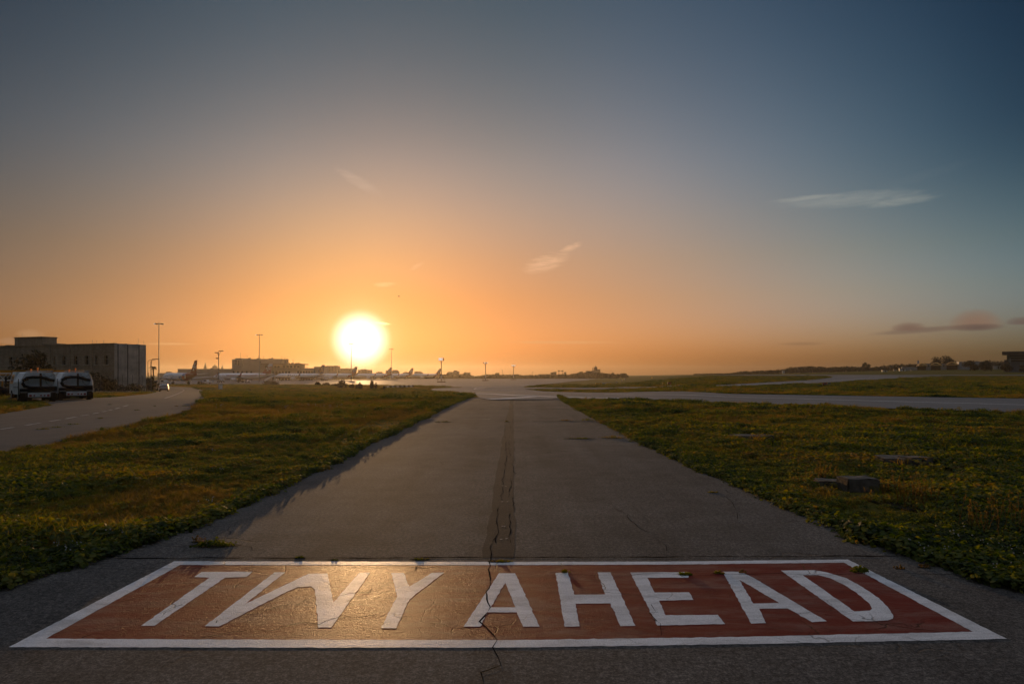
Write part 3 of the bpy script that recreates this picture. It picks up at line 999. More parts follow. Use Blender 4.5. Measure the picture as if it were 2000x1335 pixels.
# ------------------------------------------------------------------ foliage builders
def leafcloud(b, blobs, n, size, mi=0, flat=0.0):
    """n leaf-sized quads spread through ellipsoids (c, (rx, ry, rz)), denser near their skins"""
    wts = [r[0] * r[1] * r[2] for _, r in blobs]
    tot = sum(wts)
    for (c, r), w in zip(blobs, wts):
        k = max(4, int(n * w / tot))
        for _ in range(k):
            d = Vector((rng.gauss(0, 1), rng.gauss(0, 1), rng.gauss(0, 1))).normalized()
            q = rng.random() ** 0.4
            p = Vector((c[0] + d.x * r[0] * q, c[1] + d.y * r[1] * q, c[2] + d.z * r[2] * q))
            s_ = size * rng.uniform(0.55, 1.3)
            u = Vector((rng.gauss(0, 1), rng.gauss(0, 1), rng.gauss(0, 1) * (1 - flat))).normalized()
            v = u.cross(Vector((rng.gauss(0, 1), rng.gauss(0, 1), rng.gauss(0, 1)))).normalized()
            b.face([p - u * s_ * .5, p - v * s_ * .28 + u * s_ * .05, p + u * s_ * .5, p + v * s_ * .28 + u * s_ * .05], mi)


def crownblobs(h0, h1, w, n, squash=0.8):
    out = []
    H = h1 - h0
    for i in range(n):
        a = rng.uniform(0, 6.28)
        z = rng.uniform(0.12, 0.88)
        rr = w * 0.5 * math.sin(math.pi * (0.18 + 0.72 * z)) * rng.uniform(0.35, 0.8)
        r = w * rng.uniform(0.16, 0.26)
        out.append(((rr * math.cos(a), rr * math.sin(a), h0 + H * z), (r, r, r * squash)))
    return out


def tree(name, label, loc, h, w, cat='tree', trunk_frac=0.35, nblob=12, leaves=900, size=0.35, group=None, m_=None, blobs=None, lean=0.0):
    T = thing(name, label, cat, loc, rng.uniform(0, 6), group)
    b = MB()
    h0 = h * trunk_frac
    tr = max(0.05, h * 0.028)
    b.tube([(0, 0, -0.3), (lean * .3, 0.02 * h, h0 * .6), (lean * .6, 0, h0 * 1.1), (lean, 0, h * .75)], [tr * 1.3, tr, tr * .8, tr * .25], 7)
    bl = blobs or crownblobs(h0 * 0.75, h, w, nblob)
    for c, r in bl[:7]:
        b.tube([(lean * .5, 0, h0 * rng.uniform(.75, 1.1)), (c[0] * .55, c[1] * .55, (h0 + c[2]) / 2), c], [tr * .55, tr * .35, tr * .12], 5)
    b.build('trunk', M['bark'], T)
    k = MB()
    leafcloud(k, bl, leaves, size)
    k.build('crown', m_ or L_tree, T, recalc=False)
    return T


def bush(name, label, loc, h, w, leaves=500, size=0.2, group=None, m_=None, d=None, cat='bush', spire=False):
    b = MB()
    bl = []
    d = d or w
    n = 9
    for i in range(n):
        x = rng.uniform(-.42, .42) * w
        k = 1 - (abs(x) / (w * .5)) ** 2
        hh = h * (0.45 + 0.5 * k * rng.uniform(.6, 1))
        bl.append(((x, rng.uniform(-.3, .3) * d, hh * .5), (w * .15, d * .18, hh * .52)))
    if spire:
        bl.append(((rng.uniform(-.15, .15) * w, 0, h * .6), (w * .10, d * .12, h * .42)))
        bl.append(((rng.uniform(-.3, .3) * w, 0, h * .5), (w * .09, d * .10, h * .38)))
    leafcloud(b, bl, leaves, size)
    for i in range(5):
        c = bl[i][0]
        b.tube([(c[0] * .3, c[1] * .3, -0.1), (c[0] * .7, c[1] * .7, c[2] * .6), (c[0], c[1], c[2] * 1.4)], [.03 * h / 2, .02 * h / 2, .008], 4)
    o = b.build(name, m_ or L_tree, recalc=False)
    o.location = loc
    return tag(o, label, cat, group)


# ------------------------------------------------------------------ ground cover (uncountable)
def proto(name, m_, kind):
    b = MB()
    if kind == 'weed':
        for i in range(60):
            a = rng.uniform(0, 6.28)
            rr = 0.20 * math.sqrt(rng.random())
            x, y = rr * math.cos(a), rr * math.sin(a)
            z = rng.uniform(0.01, 0.135) * (1.1 - rr * 2)
            s_ = rng.uniform(0.012, 0.034)
            nrm = Vector((math.cos(a) * .5 + rng.gauss(0, .45), math.sin(a) * .5 + rng.gauss(0, .45), 1.0)).normalized()
            u = nrm.cross(Vector((rng.gauss(0, 1), rng.gauss(0, 1), .1))).normalized()
            v = nrm.cross(u)
            p = Vector((x, y, z))
            q = [p - u * s_, p - u * s_ * .35 + v * s_ * .85, p + u * s_ * .5 + v * s_ * .75, p + u * s_ - nrm * s_ * .3, p + u * s_ * .5 - v * s_ * .75, p - u * s_ * .35 - v * s_ * .85]
            b.face(q)
            if i % 3 == 0:
                b.face([(x * .6, y * .6, -0.03), (x * .6 + .005, y * .6, -0.03), (x + .003, y, z)])
    elif kind == 'grass':
        for i in range(34):
            a = rng.uniform(0, 6.28)
            rr = 0.14 * math.sqrt(rng.random())
            x, y = rr * math.cos(a), rr * math.sin(a)
            h = rng.uniform(0.10, 0.24)
            d = Vector((rng.gauss(0, .35), rng.gauss(0, .35), 1)).normalized()
            s_ = Vector((math.sin(a), -math.cos(a), 0)) * 0.0045
            p = Vector((x, y, -0.02))
            p1 = p + d * h * .55
            p2 = p1 + (d + Vector((d.x, d.y, -.35))).normalized() * h * .5
            b.face([p - s_, p + s_, p1 + s_ * .8, p1 - s_ * .8])
            b.face([p1 - s_ * .8, p1 + s_ * .8, p2])
    elif kind == 'flower':
        for i in range(7):
            x, y, z = rng.gauss(0, .09), rng.gauss(0, .09), rng.uniform(.10, .2)
            b.sphere((x, y, z), 0.013, 6, 4)
            b.face([(x * .8, y * .8, 0), (x * .8 + .004, y * .8, 0), (x, y, z)])
    me = bpy.data.meshes.new(name)
    me.from_pydata(b.v, [], b.f)
    me.materials.append(m_)
    return bpy.data.objects.new(name, me)       # not linked to the scene: only a source for the scattered stuff


def scatter(name, pts, scl, src):
    me = bpy.data.meshes.new(name)
    n = len(pts)
    me.vertices.add(n)
    me.vertices.foreach_set('co', np.asarray(pts, np.float32).ravel())
    ar = me.attributes.new('rot', 'FLOAT_VECTOR', 'POINT')
    rot = np.stack([nrg.normal(0, .10, n), nrg.normal(0, .10, n), nrg.uniform(0, 6.283, n)], 1)
    ar.data.foreach_set('vector', rot.astype(np.float32).ravel())
    asx = me.attributes.new('scl', 'FLOAT_VECTOR', 'POINT')
    asx.data.foreach_set('vector', np.asarray(scl, np.float32).ravel())
    o = bpy.data.objects.new(name, me)
    COL.objects.link(o)
    ng = bpy.data.node_groups.new(name + '_nodes', 'GeometryNodeTree')
    ng.interface.new_socket('Geometry', in_out='INPUT', socket_type='NodeSocketGeometry')
    ng.interface.new_socket('Geometry', in_out='OUTPUT', socket_type='NodeSocketGeometry')
    N, Lk = ng.nodes, ng.links
    gi, go = N.new('NodeGroupInput'), N.new('NodeGroupOutput')
    oi = N.new('GeometryNodeObjectInfo')
    oi.inputs['Object'].default_value = src
    oi.inputs['As Instance'].default_value = True
    ip = N.new('GeometryNodeInstanceOnPoints')
    r_, s_ = N.new('GeometryNodeInputNamedAttribute'), N.new('GeometryNodeInputNamedAttribute')
    for nd, nm in ((r_, 'rot'), (s_, 'scl')):
        nd.data_type = 'FLOAT_VECTOR'
        nd.inputs['Name'].default_value = nm
    m2p = N.new('GeometryNodeMeshToPoints')
    Lk.new(gi.outputs[0], m2p.inputs[0])
    Lk.new(m2p.outputs[0], ip.inputs['Points'])
    Lk.new(oi.outputs['Geometry'], ip.inputs['Instance'])
    Lk.new(r_.outputs[0], ip.inputs['Rotation'])
    Lk.new(s_.outputs[0], ip.inputs['Scale'])
    Lk.new(ip.outputs[0], go.inputs[0])
    md = o.modifiers.new('scatter', 'NODES')
    md.node_group = ng
    return o


def inpoly(x, y, poly):
    poly = np.array([(p[0], p[1]) for p in poly])
    inside = np.zeros(len(x), bool)
    j = len(poly) - 1
    for i in range(len(poly)):
        xi, yi = poly[i]
        xj, yj = poly[j]
        c = ((yi > y) != (yj > y)) & (x < (xj - xi) * (y - yi) / (yj - yi + 1e-12) + xi)
        inside ^= c
        j = i
    return inside


def vnoise(x, y, f, seed):
    g = np.random.default_rng(seed).random((256, 256))
    x, y = x * f, y * f
    xi, yi = np.floor(x).astype(int), np.floor(y).astype(int)
    u, v = x - xi, y - yi
    u, v = u * u * (3 - 2 * u), v * v * (3 - 2 * v)
    G = lambda a, b_: g[a % 256, b_ % 256]
    return (G(xi, yi) * (1 - u) + G(xi + 1, yi) * u) * (1 - v) + (G(xi, yi + 1) * (1 - u) + G(xi + 1, yi + 1) * u) * v


def field_points(n, y0, y1, power, tmax=1.0):
    """points over the meadow, density falling with distance"""
    u = nrg.random(n)
    k = 2 - power
    Y = (y0 ** k + u * (y1 ** k - y0 ** k)) ** (1 / k) if abs(k) > 1e-6 else y0 * (y1 / y0) ** u
    X = nrg.uniform(-tmax, tmax, n) * Y
    jx = nrg.normal(0, .05, n) * np.minimum(1, Y / 12)
    bad = np.zeros(n, bool)
    for poly in (LANE, TAXI1, APRON, TAXI2, RUNWAY):
        bad |= inpoly(X + jx, Y, poly)
    for bx_, by_, rx_, ry_ in ((5.86, 15.6, .75, 2.2), (6.7, 11.4, .35, 1.5), (7.05, 11.2, .45, 1.5), (4.85, 9.0, .36, 1.0), (4.6, 9.2, .3, 1.0)):
        bad |= (((X - bx_) / rx_) ** 2 + ((Y - by_) / ry_) ** 2 < 1) & (nrg.random(n) < .78)
    isl = inpoly(X, Y, ISLAND) | inpoly(X, Y, VERGE)
    bad |= inpoly(X + jx, Y, ROAD) & ~isl
    return X[~bad], Y[~bad]


def build_cover():
    pw = proto('weed_source', L_weed, 'weed')
    pg = proto('grass_source', L_grass, 'grass')
    pd = proto('dry_source', L_dry, 'grass')
    pf = proto('flower_source', L_flower, 'flower')
    PW, SW, PG, SG, PD, SD = [], [], [], [], [], []
    for n, y0, y1, p, k in ((48000, 3.0, 16, 0.9, 1.35), (52000, 16, 60, 1.0, 1.0), (52000, 60, 330, 1.1, 1.0)):
        X, Y = field_points(n, y0, y1, p, k)
        Z = terr(X, Y)
        big = vnoise(X + 300, Y + 300, 0.22, 1)
        mid = vnoise(X + 300, Y + 300, 0.9, 2)
        far = vnoise(X + 900, Y + 300, 0.05, 3)
        h = 0.30 + 0.6 * big ** 1.3 + 0.75 * mid ** 1.5
        h *= np.where((np.abs(X) < 4.6) & (Y > 7), .62, 1.0)
        size = np.maximum(1.0, (Y / 22) ** 0.75)
        lump = vnoise(X + 80, Y + 10, 2.1, 9)
        gone = (lump < .38) & (nrg.random(len(X)) < .8) & (Y < 40)
        kind = 0.55 * vnoise(X + 50, Y + 700, 0.35, 4) + 0.45 * far + nrg.normal(0, .11, len(X)) - np.where(Y < 14, 0.06, 0)
        sc = (h * nrg.uniform(.7, 1.25, len(X)))
        ish = size * sc
        zs = sc * np.minimum(size, 1.25 + 0.1 * size)      # distant clumps are wider, hardly taller
        S = np.stack([ish, ish, zs], 1)
        P = np.stack([X, Y, Z], 1)
        w = kind < 0.50 - np.where(Y > 40, .04, 0) - np.where(X < 0, .015, -.06)
        d = kind > 0.62 - np.where((X < 0) & (Y > 14), .03, 0) + np.where(X > 0, .04, 0)  # extra dry clumps left of the lane stand in for the sun's golden veil
        g = ~w & ~d
        w &= ~gone
        g &= ~gone
        PW.append(P[w]); SW.append(S[w])
        PG.append(P[g]); SG.append(S[g])
        PD.append(P[d]); SD.append(S[d] * np.array([1, 1, .8]))
    # a fringe of weeds creeping over the edges of the lane
    E = []
    for e in (LANE[3:12], LANE[12:18]):
        for a, c in zip(e[:-1], e[1:]):
            a, c = Vector(a), Vector(c)
            L = (c - a).length
            out = -1 if a.x < 0 else 1
            for _ in range(int(L * (26 if a.y < 16 else 12))):
                p = a.lerp(c, rng.random())
                off = abs(rng.gauss(0, .13)) - 0.05 - 0.10 * rng.random() * (vnoise(np.array([p.x + 20]), np.array([p.y + 90]), 1.2, 8)[0] > .6)
                E.append((p.x + out * off, p.y, 0.0))
    E = np.array(E)
    PW.append(E)
    s_ = nrg.uniform(.35, 1.0, len(E))
    SW.append(np.stack([s_, s_, s_ * .9], 1))
    for nm, P, S, src, lab in (('low_weeds', PW, SW, pw, 'low broad-leaved weeds covering the verges beside the lane'),
                               ('meadow_grass', PG, SG, pg, 'short green and olive grass growing through the verges'),
                               ('dry_meadow_grass', PD, SD, pd, 'brown dry patches of grass in the verges')):
        tag(scatter(nm, np.concatenate(P), np.concatenate(S), src), lab, kind='stuff')
    # little white flowers, in a few drifts
    FP = []
    for px, py, n, sx, sy in ((165, 1075, 14, .35, .3), (430, 985, 5, .3, .2), (350, 930, 7, .5, .3), (330, 885, 10, .6, .3), (1890, 1090, 22, .35, .4), (1960, 1120, 14, .3, .3), (590, 798, 26, 1.6, .9), (640, 797, 14, 1.2, .6), (150, 905, 8, .4, .3), (1850, 1085, 10, .3, .3)):
        g = gp(px, py)
        for _ in range(max(2, n // 3)):
            FP.append((g.x + rng.gauss(0, sx), g.y + rng.gauss(0, sy), 0.02 + float(terr(g.x, g.y))))
    FP = np.array(FP)
    keep = ~inpoly(FP[:, 0], FP[:, 1], LANE)
    FP = FP[keep]
    s_ = nrg.uniform(.25, .6, len(FP)) * np.maximum(1, (FP[:, 1] / 14) ** .8)
    tag(scatter('meadow_flowers', FP, np.stack([s_, s_, np.minimum(s_, 1.4)], 1), pf), 'small white flowers dotted in drifts over the verges', kind='stuff')


build_cover()


# ------------------------------------------------------------------ weeds growing out of the lane's joints
def tuft(label, px, py, wpx, h, dry=False, n=60, group=None):
    g = gp(px, py)
    w = wpx / F * g.y
    b = MB()
    ring = [(w * .62 * math.cos(q) * rng.uniform(.8, 1.1), min(w * .25, .25) * math.sin(q) * rng.uniform(.7, 1.1), .0035) for q in np.linspace(0, 6.2832, 25)[:-1]]
    b.face(ring)
    for i in range(n):
        x, y = rng.gauss(0, w * .24), rng.gauss(0, min(w * .12, .12))
        k = max(.25, 1 - (x / (w * .6)) ** 2)
        if dry or rng.random() < .35:
            hh = .6 * h * k * rng.uniform(.6, 1.3)
            d = Vector((rng.gauss(0, .4), rng.gauss(0, .4), 1)).normalized() * hh
            b.face([(x - .003, y, 0), (x + .003, y, 0), (x + d.x, y + d.y, d.z)])
            if dry and i % 2: b.sphere((x + d.x, y + d.y, d.z), .008, 5, 4)
        else:
            leafcloud(b, [((x, y, h * .28 * k), (.03, .03, h * .3 * k))], 5, rng.uniform(.018, .04))
    b.mi[0] = 1
    o = b.build('weed_tuft', [L_dry if dry else L_weed, M['soil']], recalc=False)
    o.location = g
    return tag(o, label, 'weed', group)


tuft('leafy weed tuft on the asphalt left of the lane beyond the sign', 418, 1065, 78, .085, n=110)
tuft('pale dry flower stalks beside the leafy tuft left on the lane', 388, 1058, 26, .10, dry=True, n=26)
tuft('small weed sprig at the far white border above letter W', 587, 1088, 12, .012, n=12)
tuft('flat weed sprig on the joint left of the centre crack', 648, 1093, 14, .006, n=8)
tuft('low moss in the joint where the centre crack meets the white border', 975, 1096, 40, .010, n=30)
tuft('thin moss strip in the joint above letter Y', 820, 1092, 34, .006, n=14)
tuft('leafy sprig growing over the far right corner of the white border', 1680, 1115, 30, .07, n=60)
tuft('small weed growing on top of the letter E', 1338, 1122, 24, .03, n=24)
tuft('little weed left of the top of the second letter A', 1402, 1119, 18, .035, n=18)
tuft('little dry weed on the top of the second letter A', 1450, 1118, 14, .04, dry=True, n=14)
tuft('tiny sprout at the top of letter H', 1103, 1117, 8, .04, n=10)
tuft('pale dry seed heads on the asphalt right of the sign, nearer the panel', 1757, 1110, 18, .05, dry=True, n=18)
tuft('pale dry seed heads on the asphalt right of the sign, nearer the grass', 1806, 1108, 24, .05, dry=True, n=20)
tuft('small green weed alone on the right half of the lane', 1392, 961, 18, .02, n=16)
tuft('dark weed tuft at the end of the nearer cross joint, right side', 1196, 855, 42, .12, n=70)
tuft('weed strip along the nearer cross joint', 1130, 856, 56, .05, n=40)
tuft('weed tuft at the right end of the farther cross joint', 1147, 820.5, 26, .16, n=50)
tuft('weed patch on the farther cross joint, right of the repair strip', 1105, 821, 26, .08, n=36)
tuft('thin weed line on the farther cross joint, left side', 866, 823.5, 30, .05, n=30)
tuft('weed growing at the left side of the repair strip on the farther joint', 990, 823, 8, .06, n=14)
tuft('dark bushy weed on the near edge of the right taxiway', 1873, 803, 14, .45, n=60)
tuft('smaller dark weed on the near edge of the right taxiway', 1806, 802, 12, .25, n=40)
tuft('low dark weed on the near taxiway edge, farther left', 1578, 792.5, 16, .3, n=40)
for px, py, w in ((85, 838, 26), (110, 834.5, 40), (140, 828.5, 40), (196, 817, 12), (267, 801, 12), (345, 793, 8), (361, 793, 14), (302, 793, 6), (215, 790, 10)):
    tuft('grass tuft in the joint along the left service road', px, py, w, .07, n=40, group='grass tufts along the service road joint')


# tall dry stalks in the right verge
def stalks(label, px, py, wpx, h, n):
    g = gp(px, py)
    w = wpx / F * g.y
    b = MB()
    for i in range(n):
        x, y = rng.gauss(0, w * .25), rng.gauss(0, .15)
        hh = h * rng.uniform(.45, 1.1)
        lean = Vector((rng.gauss(0, .16), rng.gauss(0, .16), 1)).normalized()
        p = Vector((x, y, 0))
        b.tube([p, p + lean * hh * .6, p + lean * hh + Vector((rng.gauss(0, .02), 0, 0))], [.0032, .0025, .0014], 3)
        for k in range(5):
            c = p + lean * hh * rng.uniform(.7, 1.02)
            leafcloud(b, [(c, (.012, .012, .02))], 4, .016)
    b.face([(w * .6 * math.cos(q), .35 * math.sin(q), .004) for q in np.linspace(0, 6.2832, 17)[:-1]], 1)
    o = b.build('dry_stalks', [L_dry, M['soil']], recalc=False)
    o.location = g
    return tag(o, label, 'dry plant')


stalks('tall brown dry stalks right of the squarish concrete block', 1785, 988, 75, .42, 46)
stalks('sparse dry stalks near the right picture edge', 1905, 1040, 60, .42, 24)
stalks('dry grass stalks left of the squarish concrete block', 1605, 940, 50, .26, 30)
stalks('single pale seed stalk in front of the squarish concrete block', 1696, 975, 6, .22, 3)
stalks('dry stalks low at the right edge of the picture', 1985, 1035, 50, .40, 22)


# concrete blocks in the right verge
def block(label, px0, px1, py, hgt, depth, rz, tiltx=0.0):
    c = gp((px0 + px1) / 2, py)
    w = (px1 - px0) / F * c.y
    bm = bmesh.new()
    bmesh.ops.create_cube(bm, size=1.0)
    bmesh.ops.scale(bm, vec=(w, depth, hgt + .1), verts=bm.verts)
    bmesh.ops.bevel(bm, geom=bm.edges[:], offset=.018, segments=2, affect='EDGES')
    bmesh.ops.subdivide_edges(bm, edges=bm.edges[:], cuts=2, use_grid_fill=True)
    for v in bm.verts:
        v.co += Vector((rng.gauss(0, .004), rng.gauss(0, .004), rng.gauss(0, .004)))
    me = bpy.data.meshes.new('concrete_block')
    bm.to_mesh(me)
    bm.free()
    me.materials.append(M['concrete'])
    o = bpy.data.objects.new('concrete_block', me)
    COL.objects.link(o)
    o.location = (c.x, c.y + depth / 2, hgt / 2 - .05)
    o.rotation_euler = (tiltx, 0, rz)
    return tag(o, label, 'concrete block')


block('long flat concrete slab farthest back in the right verge', 1437, 1513, 862, .14, .5, .05)
block('flat concrete slab half sunk in weeds, left of the pair', 1732, 1790, 909, .13, .5, -.12, .03)
block('pale flat concrete slab leaning on its neighbour, right of the pair', 1778, 1836, 911, .15, .42, .10, -.04)
block('squarish rough concrete block nearest the lane', 1655, 1719, 959, .17, .34, .03)
block('dark broken concrete lump behind the dry stalks beside the lane', 1603, 1650, 952, .09, .3, -.2)


# ------------------------------------------------------------------ road sweepers
def make_sweeper():
    T = thing('road_sweeper', 'left white road sweeper truck parked tail-on with suction hose', 'road sweeper')
    # hopper: rings along y, bevelled shoulders
    prof = [(-.91, .80), (-.92, 1.16), (-.68, 1.68), (-.58, 1.73), (.62, 1.73), (.74, 1.66), (.91, 1.20), (.92, .80)]
    cz = 1.2
    b = MB()
    rings = []
    for y, k in ((0, .985), (.06, 1.0), (2.0, 1.0), (2.1, .98)):
        rings.append([(x * k, y, cz + (z - cz) * k) for x, z in prof])
    b.rings(rings)
    b.build('hopper', M['vwhite'], T)
    b = MB()
    b.box((-.93, .95, .62), (.06, 1.5, .34))
    b.box((.93, .95, .62), (.06, 1.5, .34))
    b.build('side_skirt', M['vwhite'], T)
    b = MB()
    b.prism([(-.88, .45), (-.88, 1.0), (-.84, 1.28), (-.72, 1.76), (.72, 1.76), (.84, 1.28), (.88, 1.0), (.88, .45)], 2.35, 3.75)
    cab = b.build('cab', M['vwhite'], T)
    b = MB()
    for s in (-1, 1):
        b.face([(s * .89, 2.55, 1.05), (s * .89, 3.6, 1.05), (s * .77, 3.5, 1.6), (s * .77, 2.6, 1.6)])
    b.face([(-.7, 2.34, 1.15), (.7, 2.34, 1.15), (.62, 2.34, 1.65), (-.62, 2.34, 1.65)])
    b.build('cab_window', M['glass'], cab)
    b = MB()
    b.box((0, 1.85, .42), (1.30, 3.9, .22))
    b.box((0, .10, .68), (1.80, .2, .20))
    b.box((-.55, .4, .35), (.5, .4, .5))
    b.box((.6, .5, .35), (.5, .4, .5))
    b.box((-.70, 1.2, .55), (.3, 1.2, .25))
    b.box((0, .4, .3), (1.1, .5, .14))
    b.build('chassis', M['black'], T)
    b = MB()
    b.prism([(-.54, .30), (-.54, .56), (.54, .56), (.54, .30)], -.14, -.10)
    bump = b.build('bumper_board', M['vwhite'], T)
    for x, kind in ((-.43, 0), (.43, 0), (-.25, 1), (.25, 1), (.08, 1)):
        b = MB()
        if kind == 0: b.box((x, -.155, .39), (.12, .03, .11))
        else: b.cyl((x, -.14, .39), (x, -.17, .39), .045, n=10)
        b.build('tail_light', M['redlens'], bump)
    for s in (-1, 1):
        b = MB()
        b.box((s * .73, .02, .30), (.36, .03, .42))
        b.build('mudflap', M['rubber'], T)
        b = MB()
        b.box((s * .72, -.04, .585), (.34, .05, .07))
        b.build('lamp_bracket', M['galv'], T)
        for y in (.65, 2.95):
            b = MB()
            b.cyl((s * .64, y, .33), (s * .90, y, .33), .33, n=18)
            w = b.build('wheel', M['rubber'], T, smooth=True)
            b = MB()
            b.cyl((s * .905, y, .33), (s * .92, y, .33), .18, n=12)
            b.build('rim', M['galv'], w)
    b = MB()
    b.tube([(.10, -.12, 1.44), (-.30, -.13, 1.45), (-.58, -.13, 1.40), (-.76, -.13, 1.26), (-.80, -.13, 1.10), (-.70, -.13, .93), (-.45, -.13, .85), (0, -.13, .83), (.45, -.12, .83), (.86, -.11, .84)], [.088] * 10, 10)
    for i in range(46):
        pass
    b.build('suction_hose', M['rubber'], T, smooth=True)
    b = MB()
    b.tube([(.12, -.11, 1.42), (.30, -.13, 1.38), (.52, -.13, 1.28), (.74, -.12, 1.25)], [.085, .10, .095, .08], 10)
    b.build('hose_nozzle', M['rubber'], T, smooth=True)
    b = MB()
    b.box((.08, -.03, 1.2), (.09, .06, .95))
    b.box((.08, -.08, 1.47), (.13, .14, .16))
    b.box((-.62, -.12, 1.36), (.03, .22, .22), 0)
    b.box((-.55, -.12, 1.38), (.03, .22, .22), 0)
    b.build('hose_bracket', M['rust'], T)
    b = MB()
    b.tube([(-.62, .05, 1.80), (.70, .05, 1.80)], .022, 6)
    b.tube([(-.45, .05, 1.62), (.62, .05, 1.64)], .02, 6)
    for x in (-.45, .08, .60): b.tube([(x, .05, 1.58), (x, .05, 1.80)], .018, 6)
    b.box((.64, .05, 1.78), (.10, .10, .12))
    b.build('top_rail', M['galv'], T)
    b = MB()
    b.tube([(.20, -.05, 1.6), (.34, -.09, 1.50), (.48, -.09, 1.47), (.62, -.08, 1.55), (.70, -.05, 1.66)], .010, 5)
    b.tube([(.30, -.06, 1.30), (.36, -.09, 1.08), (.52, -.09, .95), (.68, -.08, 1.02), (.74, -.06, 1.35), (.72, -.03, 1.66)], .010, 5)
    b.build('cable', M['black'], T)
    for x, y, z0 in ((-.34, .25, 1.78), (.06, .7, 1.86)):
        b = MB()
        b.cyl((x, y, 1.70), (x, y, z0 + .06), .025)
        b.cyl((x, y, z0 + .05), (x, y, z0 + .15), .05, .04, 10)
        b.mi = [0] * len(b.mi)
        b.build('beacon', M['amber'], T)
    for s in (-1, 1):
        b = MB()
        b.cyl((s * .95, 2.4, .08), (s * .95, 2.4, .22), .3, .18, 12)
        b.tube([(s * .8, 2.3, .5), (s * .95, 2.4, .22)], .03, 5)
        b.build('side_brush', M['rust'], T)
    for s in (-1, 1):
        b = MB()
        b.tube([(s * .8, 3.6, 1.5), (s * 1.06, 3.62, 1.45)], .014, 5)
        b.box((s * 1.08, 3.62, 1.32), (.10, .06, .30))
        b.build('side_mirror', M['black'], T)
    b = MB()
    b.box((-.955, .15, .9), (.03, .12, .9))
    b.box((-.93, 1.2, .86), (.02, 1.5, .03))
    b.build('side_trim', M['black'], T)
    return T


sw = make_sweeper()
c1 = at(76, 39.6)
sw.location = c1
sw.rotation_euler = (0, 0, R(44))
sw['group'] = 'white road sweepers'
c2 = at(149, 42.6)
dup(sw, c2, R(41), 'right white road sweeper truck, parked beside the bushes', 'white road sweepers')


# ------------------------------------------------------------------ mobile crane behind the sweepers
def make_crane():
    T = thing('mobile_crane', 'yellow mobile crane with a long level boom and white lattice jib behind the sweepers', 'crane', at(5, 46.5), 0.0)
    zb = lambda py: zat(py, 46.5)
    b = MB()
    b.box((-1.2, 0, 1.76), (13.2, .5, .34))
    b.box((-1.2, -.27, 1.9), (12.6, .03, .04))
    b.box((3.0, 0, 1.76), (.5, .62, .5))
    b.build('boom', M['yellow'], T)
    b = MB()
    for z in (1.24, 1.70):
        for y in (-.85, -.5): b.tube([(-6, y, z), (.95, y, z)], .03, 5)
    n = 16
    for y in (-.85, -.5):
        for i in range(n):
            x0 = -6 + 6.95 * i / n
            x1 = -6 + 6.95 * (i + 1) / n
            b.tube([(x0, y, 1.24 if i % 2 else 1.7), (x1, y, 1.7 if i % 2 else 1.24)], .017, 4)
    b.build('lattice_jib', M['vwhite'], T)
    b = MB()
    b.box((-2.4, 0, .58), (6.6, 1.9, .34))
    b.box((1.1, 0, .36), (.6, 1.8, .3))
    b.build('carrier', M['black'], T)
    b = MB()
    b.box((-2.0, -.3, .95), (3.2, 1.2, .42))
    b.box((-.4, -.4, 1.2), (.07, .07, .7))
    b.box((-.9, -.55, 1.2), (.06, .06, .65))
    b.box((.35, -.5, 1.0), (.08, .08, .4), .2)
    b.box((.05, -.5, 1.02), (.09, .08, .5), .2)
    b.build('engine_deck', M['yellow'], T)
    b = MB()
    for x, z, r in ((-.2, 1.05, .14), (-.65, .98, .12), (.1, .86, .12), (-1.2, 1.0, .15)): b.sphere((x, -.75, z), r, 8, 6)
    b.tube([(-1.2, -.6, 1.0), (-.8, -.8, 1.15), (-.2, -.7, 1.0), (.4, -.6, 1.1)], .03, 5)
    b.build('winch', M['steel'], T)
    b = MB()
    b.box((-5.2, -.1, 1.0), (1.4, 1.7, 1.2))
    cb_ = b.build('cab', M['yellow'], T)
    b = MB()
    b.box((-5.2, -.97, 1.2), (1.1, .03, .6))
    b.build('cab_window', M['glass'], cb_)
    for x, y in [(x, y) for x in (-4.6, -3.4, -1.0, .3) for y in (-1.0, .65)]:
        b = MB()
        b.cyl((x, y, .42), (x, y + .35, .42), .42, n=16)
        b.build('wheel', M['rubber'], T, smooth=True)
    b = MB()
    b.box((-.95, -1.0, 1.0), (.3, .04, .26))
    b.build('number_board', M['vwhite'], T)
    for x in (-.22, -1.4):
        b = MB()
        b.cyl((x, -.75, 1.22), (x, -.75, 1.32), .05, n=8)
        b.build('beacon', M['amber'], T)
    b = MB()
    b.box((1.35, -.6, 1.1), (.12, .05, .8))
    b.tube([(1.35, -.6, .1), (1.35, -.6, .8)], .03, 6)
    b.box((1.35, -.6, .03), (.3, .3, .05))
    b.build('outrigger', M['galv'], T)


make_crane()


